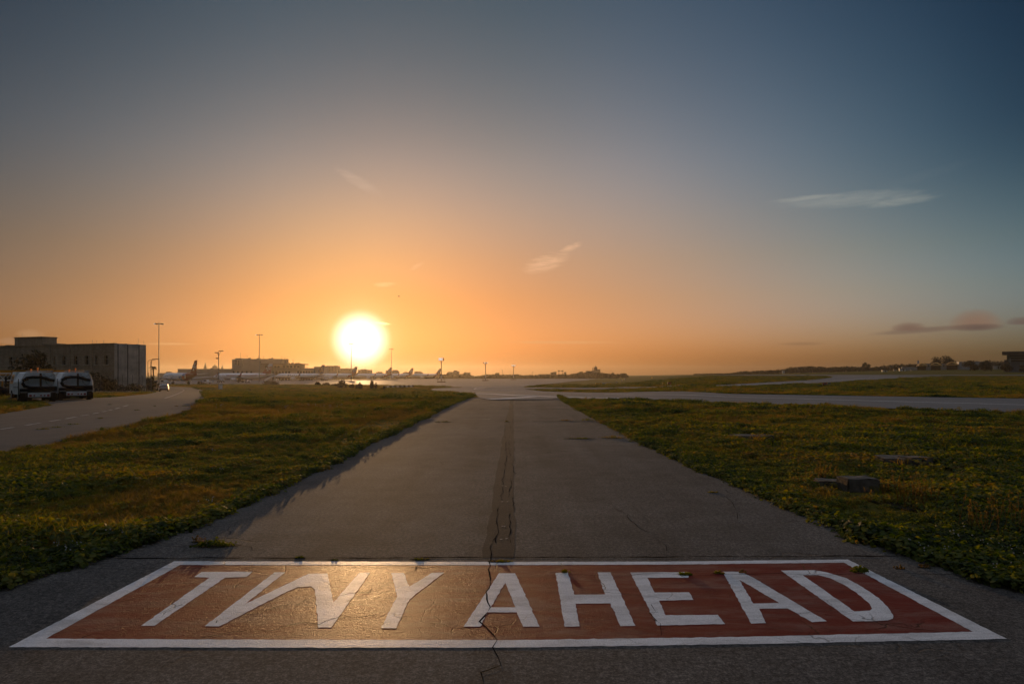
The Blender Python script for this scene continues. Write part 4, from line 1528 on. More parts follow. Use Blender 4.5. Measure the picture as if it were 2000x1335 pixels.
# ------------------------------------------------------------------ old stone building
def stone_building():
    A = Vector((-67.0, 115.0))
    rz = math.atan2(11, -27.7)      # local x runs along the facade to the left-back
    T = thing('stone_building', 'long old limestone building with a raised roof block, left edge', 'building', (A.x, A.y, -1.55), rz)
    # local: x along the facade (away to the left), y negative = behind the facade
    top = zat(669.5, 115) + 1.55
    Lx, Dy = 52.0, 6.1
    wn = [(1.9, 1.0), (4.3, .55), (6.6, 1.05), (9.3, 1.0), (12.3, 1.0), (14.8, .5), (17.5, 1.0), (23, 1.0), (26.5, 1.0), (30, 1.0), (34, 1.0), (40, 1.0), (45, 1.0)]
    z0, z1 = top - 3.6, top - 2.1
    b = MB()
    # facade wall split round the upper windows (depth .5 m)
    def wall(x0, x1, za, zc):
        b.box(((x0 + x1) / 2, -.25, (za + zc) / 2), (x1 - x0, .5, zc - za))
    wall(0, Lx, 0, z0)
    wall(0, Lx, z1, top)
    x = 0.0
    for c, w in wn:
        wall(x, c - w / 2, z0, z1)
        x = c + w / 2
    wall(x, Lx, z0, z1)
    b.box((Lx / 2, -Dy / 2 - .25, top / 2 - .2), (Lx - .02, Dy - .5, top - .4))
    b.build('front_wall', M['stone'], T)
    b = MB()
    b.box((-.04, -Dy / 2, top / 2 - .03), (.08, Dy, top - .06))
    for y in (-.25, -2.1, -4.3): b.box((-.10, y, top / 2), (.12, .35, top))
    ew = b.build('end_wall', M['plaster'], T)  # paler wall tone stands in for the stronger light on this end
    b = MB()
    for y in (-.55, -2.4, -4.6):
        b.tube([(-.19, y, 0), (-.19, y, top - .2)], .06, 6)
    b.build('drain_pipe', M['dark'], ew)
    b = MB()
    b.box((Lx / 2, .05, z0 - 1.15), (Lx, .12, .22))
    b.box((Lx / 2, .05, top - .1), (Lx + .1, .14, .2))
    b.box((Lx / 2, .03, z1 + .55), (Lx, .08, .12))
    for xx in (5.4, 10.8, 15.9, 20.2): b.box((xx, .05, top / 2), (.35, .14, top - .02))
    b.build('string_course', M['stone'], T)
    for c, w in wn[:11]:
        b = MB()
        b.box((c, -.36, (z0 + z1) / 2), (w, .04, z1 - z0))
        wv = b.build('window', M['dark'], T)
        b = MB()
        b.box((c, -.32, (z0 + z1) / 2), (.06, .04, z1 - z0))
        b.box((c, -.32, z0 + .9), (w, .035, .06))
        b.box((c, .06, z0 - .06), (w + .25, .2, .1))
        b.build('frame', M['plaster'], wv)
        if w > .9:
            b = MB()
            b.box((c, -.02, z0 - 2.6), (w * 1.1, .05, 1.3))
            b.build('window', M['dark'], T)
    b = MB()
    b.box((21.6, -1.25, top + .66), (7.5, 2.6, 1.34))
    b.box((21.6, -1.25, top + 1.4), (7.7, 2.8, .14))
    b.box((16.6, -1.3, top + .12), (2.2, 2.6, .24))
    b.box((27.5, -Dy / 2, top - .05), (1.0, Dy, .3))
    b.build('roof_block', M['stone'], T)
    for xx, yy, h in ((-.0, -4.6, 1.0), (.1, -5.8, .6), (3.6, -.8, .55), (5.2, -.8, .6), (6.4, -.9, .7), (14.8, -.8, .6), (24.9, -1.0, 2.3)):
        b = MB()
        b.tube([(xx, yy, top - .1), (xx, yy, top + h)], .035, 4)
        b.build('roof_pole', M['steel'], T)


stone_building()
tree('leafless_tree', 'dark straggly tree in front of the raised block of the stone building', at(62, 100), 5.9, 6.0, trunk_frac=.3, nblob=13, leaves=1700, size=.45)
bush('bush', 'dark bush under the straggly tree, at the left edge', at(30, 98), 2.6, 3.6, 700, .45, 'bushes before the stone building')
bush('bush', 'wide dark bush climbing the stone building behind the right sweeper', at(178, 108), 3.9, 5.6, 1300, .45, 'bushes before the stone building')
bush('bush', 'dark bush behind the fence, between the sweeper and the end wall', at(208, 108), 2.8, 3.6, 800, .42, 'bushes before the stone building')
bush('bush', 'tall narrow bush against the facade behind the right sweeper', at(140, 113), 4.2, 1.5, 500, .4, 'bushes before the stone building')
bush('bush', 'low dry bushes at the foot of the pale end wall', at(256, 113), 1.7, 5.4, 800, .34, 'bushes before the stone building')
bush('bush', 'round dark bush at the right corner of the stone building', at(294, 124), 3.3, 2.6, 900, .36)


def fence():
    p0, p1 = at(174, 104), at(296, 119)
    T = thing('chain_link_fence', 'thin chain-link fence in front of the bushes by the stone building', 'fence', p0)
    d = (p1 - p0)
    n = 7
    for i in range(n):
        b = MB()
        q = d * (i / (n - 1))
        b.tube([(q.x, q.y, q.z - .1), (q.x, q.y, q.z + 2.6)], .035, 5)
        b.tube([(q.x, q.y, q.z + 2.6), (q.x + .1, q.y - .25, q.z + 2.9)], .03, 4)
        b.build('post', M['steel'], T)
    b = MB()
    for k in range(9):
        z = .1 + 2.4 * k / 8
        b.tube([(0, 0, z), (d.x, d.y, d.z + z)], .008, 3)
    for k in range(60):
        q0, q1 = d * (k / 60), d * min(1, (k + 3.4) / 60)
        b.tube([(q0.x, q0.y, q0.z + .1), (q1.x, q1.y, q1.z + 2.5)], .006, 3)
        b.tube([(q0.x, q0.y, q0.z + 2.5), (q1.x, q1.y, q1.z + .1)], .006, 3)
    b.build('wire_mesh', M['steel'], T)
    k = MB()
    a0, a1 = at(172, 97), at(300, 112)
    k.tube([(a0.x, a0.y, a0.z + .04), (a1.x, a1.y, a1.z + .04)], [.22, .22], 4)
    tag(k.build('kerb', M['concrete']), kind='structure')


fence()


# ------------------------------------------------------------------ car on the service road
def make_car():
    L = at(320.5, 139)
    T = thing('hatchback_car', 'small silver hatchback driving away on the service road', 'car', L, R(24))
    side = [(-1.95, .32), (-2.0, .75), (-1.92, .98), (-1.70, 1.40), (-1.35, 1.52), (.05, 1.50), (.85, 1.05), (1.75, .86), (1.98, .62), (1.98, .32)]
    b = MB()
    rings = []
    for x, k, dz in ((-.84, .97, -.04), (-.80, 1, 0), (-.45, 1.0, .0), (.45, 1.0, .0), (.80, 1, 0), (.84, .97, -.04)):
        rings.append([(x * (1 - .20 * max(0, (z - .95)) / .6), y * k, z + (dz if z > .5 else 0)) for y, z in side])
    b.rings(rings)
    body = b.build('body', M['silver'], T, smooth=True)
    b = MB()
    b.face([(-.62, -1.96, .98), (.62, -1.96, .98), (.56, -1.745, 1.38), (-.56, -1.745, 1.38)])
    b.build('rear_window', M['glass'], T)
    for s in (-1, 1):
        b = MB()
        b.face([(s * .845, -1.5, 1.0), (s * .845, .6, 1.0), (s * .76, .0, 1.42), (s * .745, -1.3, 1.42)])
        b.build('side_window', M['glass'], T)
        b = MB()
        b.box((s * .66, -2.0, .92), (.2, .06, .28))
        b.build('tail_light', M['redlens'], T)
        b = MB()
        b.box((s * .95, .55, 1.02), (.16, .08, .12))
        b.build('side_mirror', M['silver'], T)
        for y in (-1.25, 1.25):
            b = MB()
            b.cyl((s * .62, y, .31), (s * .85, y, .31), .31, n=14)
            b.build('wheel', M['rubber'], T, smooth=True)
    b = MB()
    b.box((0, -2.02, .45), (1.5, .06, .22))
    b.build('bumper', M['black'], T)
    b = MB()
    b.box((0, -2.015, .72), (.5, .02, .11))
    b.build('number_plate', M['wpaint'], T)


make_car()


# ------------------------------------------------------------------ lamps, masts
def high_mast(name, label, px, ytop, Y, lit=(0,), r=.22, group='tall apron light masts', arms=8, hw=1.7):
    base = at(px, Y)
    h = zat(ytop, Y) - base.z
    T = thing(name, label, 'light mast', base, 0, group)
    b = MB()
    b.tube([(0, 0, -.2), (0, 0, 2.0), (0, 0, h * .5), (0, 0, h)], [r * 1.5, r * 1.3, r, r * .7], 10)
    b.build('pole', M['galv'], T, smooth=True)
    b = MB()
    n = 14
    ring = [(math.cos(6.2832 * k / n) * hw * .55, math.sin(6.2832 * k / n) * hw * .55, h + .05) for k in range(n + 1)]
    b.tube(ring, .06, 5)
    for k in range(0, n, 2): b.tube([(0, 0, h + .1), ring[k]], .05, 4)
    b.cyl((0, 0, h - .2), (0, 0, h + .35), .25, n=8)
    b.tube([(0, 0, h + .3), (0, 0, h + 1.2)], .025, 4)
    b.build('head_frame', M['steel'], T)
    for k in range(arms):
        a = 6.2832 * k / arms + .3
        b = MB()
        b.box((math.cos(a) * hw * .78, math.sin(a) * hw * .78, h - .05), (.62, .5, .4), a)
        b.build('floodlight', M['lamp'] if k in lit else M['lampoff'], T)
    return T


high_mast('high_mast', 'tallest light mast, just right of the stone building', 310.5, 632, 300, lit=(4,), hw=2.1)
high_mast('high_mast', 'light mast rising in front of the terminal building', 506.5, 653.5, 430, lit=(4,), hw=2.3, r=.24)
high_mast('high_mast', 'light mast standing against the bright sun disc', 686, 671.5, 530, lit=(), hw=2.2)
high_mast('high_mast', 'light mast at the right rim of the sun glow', 764.5, 681.5, 640, lit=(), hw=2.2)


def flood_tower(label, px, ybase, ytop, rows, lit, halfw):
    base = gp(px, ybase)
    Y = base.y
    h = zat(ytop, Y) - base.z
    T = thing('floodlight_tower', label, 'floodlight tower', base, 0, 'short floodlight towers on the apron')
    b = MB()
    b.tube([(0, 0, 0), (0, 0, h * .35), (0, 0, h)], [.36, .28, .24], 8)
    for k in range(14): b.box((0, -.3, h * (.25 + .65 * k / 14)), (.5, .12, .1))
    b.build('pole', M['steel'], T)
    b = MB()
    b.cyl((0, 0, h * .17), (0, 0, h * .34), .42, n=8)
    b.build('white_sleeve', M['vwhite'], T)
    b = MB()
    b.box((0, 0, h - .1), (halfw * 2, .12, .12))
    if rows > 1: b.box((0, 0, h + .95), (halfw * 2, .12, .12))
    for s in (-1, 1):
        b.tube([(0, 0, h - 2.2), (s * halfw * .8, 0, h - .1)], .06, 5)
        b.tube([(s * halfw, 0, h - .2), (s * halfw, 0, h + (1.1 if rows > 1 else .5))], .06, 4)
    b.tube([(0, 0, h), (0, 0, h + 2.0)], .05, 4)
    b.build('cross_frame', M['steel'], T)
    n = 4
    for r in range(rows):
        for k in range(n):
            x = -halfw + (k + .5) * 2 * halfw / n
            b = MB()
            b.prism([(-.38, -.32), (.38, -.32), (.38, .34), (-.38, .34)], -.25, .25)
            for i, v in enumerate(b.v): b.v[i] = (v[0] + x, v[1] - .25, v[2] + h + .35 + r * .85)
            b.build('floodlight', M['lamp'] if (r * n + k) in lit else M['lampoff'], T)
    b = MB()
    b.box((0, 0, .3), (5.2, 3.2, .6))
    b.build('concrete_base', M['concrete'], T)
    for s in (-1, 1):
        b = MB()
        for y in (-1.3, 1.3): b.tube([(s * 2.2, y, .5), (s * 2.2, y, 2.2)], .09, 5)
        b.tube([(s * 2.2, -1.3, 2.2), (s * 2.2, 1.3, 2.2)], .07, 5)
        b.build('guard_rail', M['steel'], T)
    return T


flood_tower('nearest short floodlight tower on the apron with two rows of lit lamps', 862, 746.2, 703.5, 2, (0, 1, 2, 4, 5, 6), 1.75)
flood_tower('middle short floodlight tower on the apron with lamps partly lit', 948.3, 743.2, 709, 1, (1, 3), 1.9)
flood_tower('farthest short floodlight tower on the apron with one row of lit lamps', 1003, 741.4, 714, 1, (0, 1, 2, 3), 1.9)


def lamp_mast():
    base = gp(427, 760.5)
    Y = base.y
    h = zat(687, Y) - base.z
    T = thing('camera_mast', 'slim mast with two flat floodlights and a camera on a grass pad', 'light mast', base)
    b = MB()
    b.tube([(0, 0, 0), (0, 0, h)], [.11, .08], 8)
    b.build('pole', M['galv'], T)
    for x, z, w in ((-.4, h - .15, .8), (.55, h + .22, .9)):
        b = MB()
        b.box((x, 0, z), (w, .5, .16))
        b.tube([(0, 0, h - .9), (x, 0, z)], .035, 5)
        b.build('floodlight', M['lampoff'], T)
    b = MB()
    b.box((-.35, 0, h * .83), (.45, .3, .22))
    b.tube([(0, 0, h * .83), (-.4, 0, h * .83)], .04, 4)
    b.build('camera', M['black'], T)
    b = MB()
    b.box((.55, -.2, .62), (.62, .5, 1.15))
    b.build('cabinet', M['vwhite'], T)
    b = MB()
    b.box((-.3, 0, .05), (4.8, 1.8, .2))
    b.build('concrete_pad', M['concrete'], T)


lamp_mast()


def street_lamp(label, px, Y):
    base = at(px, Y)
    h = zat(702.5, Y) - base.z
    T = thing('street_lamp', label, 'street lamp', base, 0, 'curved-arm street lamps')
    b = MB()
    k = Y / F
    b.tube([(0, 0, 0), (0, 0, h * .95), (.25, 0, h * .99), (.8, 0, h + .02), (10 * k, 0, h + .14)], [.07, .05, .045, .04, .035], 6)
    b.build('pole', M['steel'], T)
    b = MB()
    b.box((12 * k, 0, h + .15), (.75, .25, .14), 0, 0, .7)
    b.build('lamp_head', M['lampoff'], T)
    return T


street_lamp('left street lamp with a curved arm beside the stone building', 288.7, 135)
street_lamp('right street lamp with a curved arm next to the palm tree', 294.5, 128)
b = MB()
g = at(295.2, 119)
b.tube([(0, 0, -.1), (0, 0, 5.2)], .06, 6)
b.box((0, 0, 5.25), (.16, .16, .1))
o = b.build('steel_post', M['galv'])
o.location = g
tag(o, 'bare steel post at the end of the fence', 'post')


def palm(name, label, loc, h, spread, nf=22, cat='palm tree', group=None):
    T = thing(name, label, cat, loc, rng.uniform(0, 6), group)
    b = MB()
    b.tube([(0, 0, -.2), (.06 * h * .3, 0, h * .5), (0, 0, h)], [.22, .13, .16], 8)
    b.build('trunk', M['bark'], T)
    b = MB()
    for i in range(nf):
        a = rng.uniform(0, 6.28)
        e = rng.uniform(-.5, 1.1)
        d = Vector((math.cos(a), math.sin(a), 0))
        s_ = Vector((-d.y, d.x, 0))
        prev = None
        for k in range(8):
            t = k / 7
            p = d * spread * t * math.cos(e * .6) + Vector((0, 0, h + spread * (.55 * e * t - .65 * t * t)))
            if prev is not None:
                for sg in (-1, 1):
                    w = spread * .20 * math.sin(math.pi * min(1, .15 + t * .8))
                    q = (p + prev) / 2 + s_ * sg * w - Vector((0, 0, w * .8))
                    b.face([prev, p, q])
            prev = p
    b.build('crown', L_tree, T, recalc=False)
    return T


pl = at(299, 150)
palm('palm_tree', 'single palm tree between the stone building and the tall light mast', pl, zat(716, 150) - pl.z, 1.0, 26)


# ------------------------------------------------------------------ airliners
def text_mesh(txt, size, bold=.02):
    cu = bpy.data.curves.new('lettering', 'FONT')
    cu.body = txt
    cu.size = size
    cu.offset = bold
    cu.align_x = 'CENTER'
    ob = bpy.data.objects.new('lettering_source', cu)
    COL.objects.link(ob)
    dg = bpy.context.evaluated_depsgraph_get()
    me = bpy.data.meshes.new_from_object(ob.evaluated_get(dg))
    COL.objects.unlink(ob)
    bpy.data.objects.remove(ob)
    return me


def airliner(label, loc, rz, scheme, Lf=37.6, fin_top=11.8, gear=True, stairs=False):
    T = thing('airliner', label, 'airliner', loc, rz, 'airliners parked at the terminal')
    hw = Lf / 2
    R0, zc = 1.98, 3.75
    # fuselage stations: y, radius, centre height
    st = [(hw, .05, zc - .45), (hw - .35, .55, zc - .42), (hw - 1.2, 1.05, zc - .3), (hw - 2.6, 1.55, zc - .14), (hw - 4.4, 1.88, zc - .02), (hw - 6.2, R0, zc),
          (0, R0, zc), (-hw + 14.0, R0, zc), (-hw + 11.0, 1.86, zc + .10), (-hw + 8, 1.55, zc + .38), (-hw + 5, 1.12, zc + .75), (-hw + 2, .62, zc + 1.15), (-hw, .22, zc + 1.4)]
    extra = []
    for (a, b_) in zip(st[:-1], st[1:]):
        extra.append(a)
        n = int((a[0] - b_[0]) / 1.4)
        for k in range(1, n): extra.append(tuple(a[i] + (b_[i] - a[i]) * k / n for i in range(3)))
    st = extra + [st[-1]]
    N = 22
    b = MB()
    rings = [[(r * math.sin(2 * math.pi * k / N), y, z + r * 1.03 * math.cos(2 * math.pi * k / N)) for k in range(N)] for y, r, z in st]

    def cols(i):
        y = (st[i][0] + st[min(i + 1, len(st) - 1)][0]) / 2
        out = []
        for k in range(N):
            a = abs(((k + .5) / N * 360 + 180) % 360 - 180)     # 0 top .. 180 belly
            out.append(scheme['paint'](y / hw, a))
        return out
    b.rings(rings, cols)
    fu = b.build('fuselage', scheme['mats'], T, smooth='all')
    b = MB()
    for s in (-1, 1):
        b.face([(s * .25, hw - 1.05, zc + .45), (s * 1.05, hw - 1.75, zc + .36), (s * 1.22, hw - 2.35, zc + .85), (s * .3, hw - 2.0, zc + 1.17)])
    for i, v in enumerate(b.v): b.v[i] = (v[0] * 1.02, v[1] + .12, v[2] + .06)
    b.build('cockpit_window', M['glass'], fu)
    for s in (-1, 1):
        b = MB()
        k = 0
        y = hw - 6.5
        while y > -hw + 9.5:
            if scheme.get('text') and abs(y - scheme['text_y']) < 6.6:
                y -= .53
                continue
            x = R0 * math.cos(math.radians(14)) + .012
            b.face([(s * x, y, zc + .36), (s * x, y - .24, zc + .36), (s * (x - .05), y - .24, zc + .66), (s * (x - .05), y, zc + .66)])
            y -= .53
        b.build('window_row', M['glass'], fu, recalc=False)
        for dy in (hw - 5.3, -hw + 8.6):
            b = MB()
            r_ = 1.99
            pts = []
            for a in (78, 62, 100):
                pass
            b.box((s * 1.965, dy, zc + .05), (.05, .85, 1.75))
            b.build('door', scheme['door'], fu)
    # wings
    for s in (-1, 1):
        b = MB()
        def foil(x, y0, ch, z, th):
            return [(s * x, y0, z), (s * x, y0 - ch * .25, z + th * .6), (s * x, y0 - ch * .6, z + th * .4), (s * x, y0 - ch, z + .02), (s * x, y0 - ch * .5, z - th * .4)]
        b.rings([foil(1.2, 5.6, 7.2, zc - 1.25, .9), foil(1.9, 5.2, 6.6, zc - 1.2, .8), foil(6.2, 2.7, 4.2, zc - .8, .5), foil(16.6, -3.2, 1.6, zc + .15, .2)])
        wg = b.build('wing', M['acgrey'], T, smooth=True)
        b = MB()
        b.rings([foil(16.6, -3.2, 1.6, zc + .15, .12), [(s * 16.9, -4.0, zc + .6), (s * 16.95, -4.4, zc + .62), (s * 16.95, -4.7, zc + .6), (s * 16.9, -5.2, zc + .6), (s * 16.88, -4.6, zc + .58)],
                 [(s * 17.1, -5.0, zc + 2.2), (s * 17.12, -5.2, zc + 2.2), (s * 17.12, -5.4, zc + 2.2), (s * 17.1, -5.6, zc + 2.2), (s * 17.08, -5.3, zc + 2.2)]])
        b.build('winglet', scheme['winglet'], wg)
        b = MB()
        ec = (s * 5.75, 0, zc - 2.0)
        prof = [(5.3, .82), (5.1, .98), (4.2, 1.08), (2.6, 1.0), (1.4, .72)]
        b.rings([[(ec[0] + r * math.cos(6.2832 * k / 14), y, ec[2] + r * math.sin(6.2832 * k / 14)) for k in range(14)] for y, r in prof])
        en = b.build('engine', scheme['engine'], T, smooth=True)
        b = MB()
        b.cyl((ec[0], 5.32, ec[2]), (ec[0], 5.34, ec[2]), .78, n=14)
        b.build('intake', M['black'], en)
        b = MB()
        b.prism([(ec[0] - .12, zc - 1.3), (ec[0] + .12, zc - 1.3), (ec[0] + .12, zc - .75), (ec[0] - .12, zc - .75)], .6, 4.0)
        b.build('pylon', M['acgrey'], en)
        b = MB()
        b.rings([[(s * .5, -hw + 5.0, zc + 1.2), (s * .5, -hw + 3.4, zc + 1.36), (s * .5, -hw + 1.6, zc + 1.2)], [(s * 6.2, -hw + 1.9, zc + 1.8), (s * 6.2, -hw + 1.3, zc + 1.86), (s * 6.2, -hw + .6, zc + 1.8)]])
        b.build('stabiliser', M['acgrey'], T)
        if gear:
            b = MB()
            for dx in (-.25, .25): b.cyl((s * 3.8 + dx - .15, -1.2, .58), (s * 3.8 + dx + .15, -1.2, .58), .58, n=12)
            b.tube([(s * 3.8, -1.2, .58), (s * 3.6, -1.2, zc - 1.2)], .14, 6)
            b.build('main_gear', M['rubber'], T)
    b = MB()
    for dx in (-.2, .2): b.cyl((dx - .1, hw - 5.2, .4), (dx + .1, hw - 5.2, .4), .4, n=12)
    b.tube([(0, hw - 5.2, .4), (0, hw - 5.2, zc - 1.5)], .1, 6)
    b.build('nose_gear', M['rubber'], T)
    # fin
    z0 = zc + 1.55
    yb = [(-hw + 8.6, z0 + .05), (-hw + 6.6, z0 + .75), (-hw + 2.3, fin_top), (-hw + .25, fin_top), (-hw + 1.4, z0 - .1)]
    b = MB()
    th = .17
    fn = scheme['fin'](yb, z0, fin_top)
    for poly, mi in fn:
        b.rings([[(-th, y, z) for y, z in poly], [(th, y, z) for y, z in poly]], mi)
    fin = b.build('tail_fin', scheme['fin_mats'], T)
    ym, zm = -hw + 2.9, (z0 + fin_top) / 2 + .1
    if scheme['emblem'] == 'cross':
        for s in (-1, 1):
            b = MB()
            S = scheme.get('cross', 2.0)
            for q in range(4):
                a = q * math.pi / 2 + .15
                c_, n_ = math.cos(a), math.sin(a)
                P = [(0, 0), (S, .42 * S), (S * .78, 0), (S, -.42 * S)]
                # pointed arm with a notched end
                for tri in ((P[0], P[1], P[2]), (P[0], P[2], P[3])):
                    b.face([(s * (th + .02), ym + u * c_ - v * n_ + (u * n_ + v * c_) * -.28, zm + u * n_ + v * c_) for u, v in tri])
            b.build('emblem', M['wpaint'], fin, recalc=False)
    elif scheme['emblem'] == 'harp':
        for s in (-1, 1):
            b = MB()
            arc = [(ym + .9 + 1.3 * math.cos(t) - .6, zm - .2 + 1.55 * math.sin(t)) for t in np.linspace(-1.6, 1.9, 12)]
            for (y0, za), (y1, zb) in zip(arc[:-1], arc[1:]):
                b.box((s * (th + .03), (y0 + y1) / 2, (za + zb) / 2), (.04, .3, .35))
            for k in range(5):
                b.box((s * (th + .03), ym + .9 - .35 * k, zm + .1 + .05 * k), (.03, .07, 1.9 - .25 * k))
            b.box((s * (th + .03), ym - .2, zm - 1.1), (.04, 1.8, .22))
            b.build('emblem', M['gold'], fin)
    if scheme.get('text'):
        for s in (-1, 1):
            me = text_mesh(scheme['text'], 2.5, .07)
            for v in me.vertices:
                x, y = v.co.x, v.co.y
                zz = zc - .35 + y
                xr = math.sqrt(max(0.01, R0 ** 2 - ((zz - zc) / 1.03) ** 2)) + .06
                v.co = (s * xr, scheme['text_y'] + s * x, zz)
            me.materials.clear()
            me.materials.append(M['acnavy'])
            o = bpy.data.objects.new('lettering', me)
            COL.objects.link(o)
            o.parent = fu
            o['label'] = 'navy lettering RYANAIR'
    return T


def fin_plain(yb, z0, zt):
    return [(yb, 0)]


def fin_band(yb, z0, zt):
    """white top, red below"""
    zm = zt - 1.9
    def lead(z):
        return yb[1][0] + (yb[2][0] - yb[1][0]) * (z - yb[1][1]) / (yb[2][1] - yb[1][1])
    def trail(z):
        return yb[4][0] + (yb[3][0] - yb[4][0]) * (z - yb[4][1]) / (yb[3][1] - yb[4][1])
    low = [yb[0], yb[1], (lead(zm), zm), (trail(zm), zm), yb[4]]
    up = [(lead(zm), zm), yb[2], yb[3], (trail(zm), zm)]
    return [(low, 0), (up, 1)]


BLUE = dict(mats=[M['acwhite'], M['acblue'], M['acred']], paint=lambda y, a: (2 if y < -.30 - .18 * (a < 80) else (1 if y < -.20 - .16 * (a < 80) else 0)),
            door=M['acwhite'], winglet=M['acred'], engine=M['acwhite'], fin=fin_plain, fin_mats=[M['acred']], emblem='cross', cross=2.1)
OLD = dict(mats=[M['acwhite'], M['acred'], M['acgrey']], paint=lambda y, a: (1 if (66 < a < 84 and y < .55) else (2 if a > 128 else 0)),
           door=M['acwhite'], winglet=M['acred'], engine=M['acwhite'], fin=fin_band, fin_mats=[M['acred'], M['acwhite']], emblem='cross', cross=1.7)
NAVY = dict(mats=[M['acwhite'], M['acnavy']], paint=lambda y, a: (1 if a > 112 + 20 * max(0, y - .8) else 0),
            door=M['acwhite'], winglet=M['acnavy'], engine=M['acwhite'], fin=fin_plain, fin_mats=[M['acnavy']], emblem='harp', text='RYANAIR', text_y=4.2)
REDT = dict(BLUE, paint=lambda y, a: (2 if y < -.5 - .2 * (a < 80) else 0), mats=[M['acwhite'], M['acblue'], M['acred']])


def place_air(label, px_tail, Y, rz, scheme, Lf=37.6, fin_top=11.8):
    """the fin's top trailing corner stands in column px_tail"""
    hw = Lf / 2
    ty = -hw + 1.2
    hx, hy = -math.sin(rz), math.cos(rz)
    yt = Y + ty * hy
    X = (px_tail - 1000) / F * yt - ty * hx
    return airliner(label, (X, Y, float(terr(X, Y))), rz, scheme, Lf, fin_top)


place_air('airliner with red and blue tail turned away, nearest the tall mast', 383, 343, R(50), BLUE)
place_air('white airliner with red stripe and white-topped red tail, nose left', 529.5, 432, R(91), OLD)
place_air('airliner with navy tail, gold emblem and RYANAIR lettering', 632, 537, R(90), NAVY, 39.5, 12.5)
place_air('hazy red-tailed airliner below the left edge of the sun', 696, 606, R(91), REDT)
place_air('hazy red-tailed airliner below the mast right of the sun', 764, 672, R(92), REDT)
place_air('hazy dark-tailed airliner left of the low houses right of the sun', 806, 735, R(92), REDT)
place_air('farthest airliner, its tail just left of the nearest floodlight tower', 860, 800, R(92), REDT)


# ---- ground equipment
def stairs(label, px, Y, rz):
    T = thing('boarding_stairs', label, 'boarding stairs', at(px, Y), rz, 'boarding stairs on the apron')
    b = MB()
    n = 14
    for k in range(n): b.box((0, 1.0 + k * .36, .9 + k * .2), (1.5, .38, .08))
    b.box((0, 6.4, 3.7), (1.8, 1.4, .1))
    b.build('steps', M['galv'], T)
    b = MB()
    for s in (-1, 1):
        b.rings([[(s * .8, .8, .7), (s * .8, 6.0, 3.5), (s * .8, 7.1, 3.5), (s * .8, 7.1, 4.7), (s * .8, 5.9, 4.7), (s * .8, .8, 1.9)], [(s * .86, .8, .7), (s * .86, 6.0, 3.5), (s * .86, 7.1, 3.5), (s * .86, 7.1, 4.7), (s * .86, 5.9, 4.7), (s * .86, .8, 1.9)]])
    b.build('side_panel', M['vwhite'], T)
    b = MB()
    b.box((0, 3.4, .7), (1.7, 5.6, .45))
    b.tube([(0, 5.5, .8), (0, 6.4, 3.6)], .14, 6)
    b.build('chassis', M['black'], T)
    for y, s in ((1.4, -1), (5.4, -1), (1.4, 1), (5.4, 1)):
        b = MB()
        b.cyl((s * .6, y, .38), (s * .85, y, .38), .38, n=12)
        b.build('wheel', M['rubber'], T)
    return T


s1 = stairs('white boarding stairs at the nose of the red-striped airliner', 438, 425, R(60))
dup(s1, at(514, 424), R(-60), 'boarding stairs under the tail of the red-striped airliner', s1['group'])
dup(s1, at(307, 338), R(-55), 'white boarding stairs left of the airliner with the red and blue tail', s1['group'])
dup(s1, at(640, 532), R(60), 'boarding stairs behind the navy-tailed airliner', s1['group'])


def utility(label, px, Y, rz, w=1.8, l=3.6, h=1.9, m_=None, cat='service vehicle'):
    T = thing('service_vehicle', label, cat, at(px, Y), rz, 'service vehicles on the apron')
    b = MB()
    b.prism([(-l / 2, .45), (-l / 2, h * .62), (-l * .05, h * .62), (0, h), (l * .36, h), (l * .46, h * .6), (l / 2, h * .55), (l / 2, .45)], -w / 2, w / 2, axis='x')
    b.build('body', m_ or M['vwhite'], T)
    b = MB()
    for s in (-1, 1): b.face([(s * (w / 2 + .01), .08 * l, h * .62), (s * (w / 2 + .01), .36 * l, h * .62), (s * (w / 2 + .01), .34 * l, h * .92), (s * (w / 2 + .01), .08 * l, h * .92)])
    b.build('cab_window', M['glass'], T)
    for y, s in ((-.3, -1), (.3, -1), (-.3, 1), (.3, 1)):
        b = MB()
        b.cyl((s * (w / 2 - .2), y * l, .36), (s * (w / 2 + .02), y * l, .36), .36, n=12)
        b.build('wheel', M['rubber'], T)
    return T


utility('white van before the airliner with the red and blue tail', 323, 325, R(80), 1.9, 4.6, 2.3)
utility('small tug beside the red-striped airliner', 484, 418, R(80), 1.6, 3.2, 1.6)
utility('dark loader under the wing of the red-striped airliner', 470, 421, R(95), 1.8, 4.2, 2.0, M['steel'])
utility('pale truck between the two nearest airliners', 406, 360, R(85), 2.0, 5.0, 2.2)
utility('small dark tug right of the two-tone tail', 392, 352, R(85), 1.6, 3.0, 1.5, M['steel'])
utility('small tug under the nose of the navy-tailed airliner', 540, 520, R(85), 1.7, 3.4, 1.7)


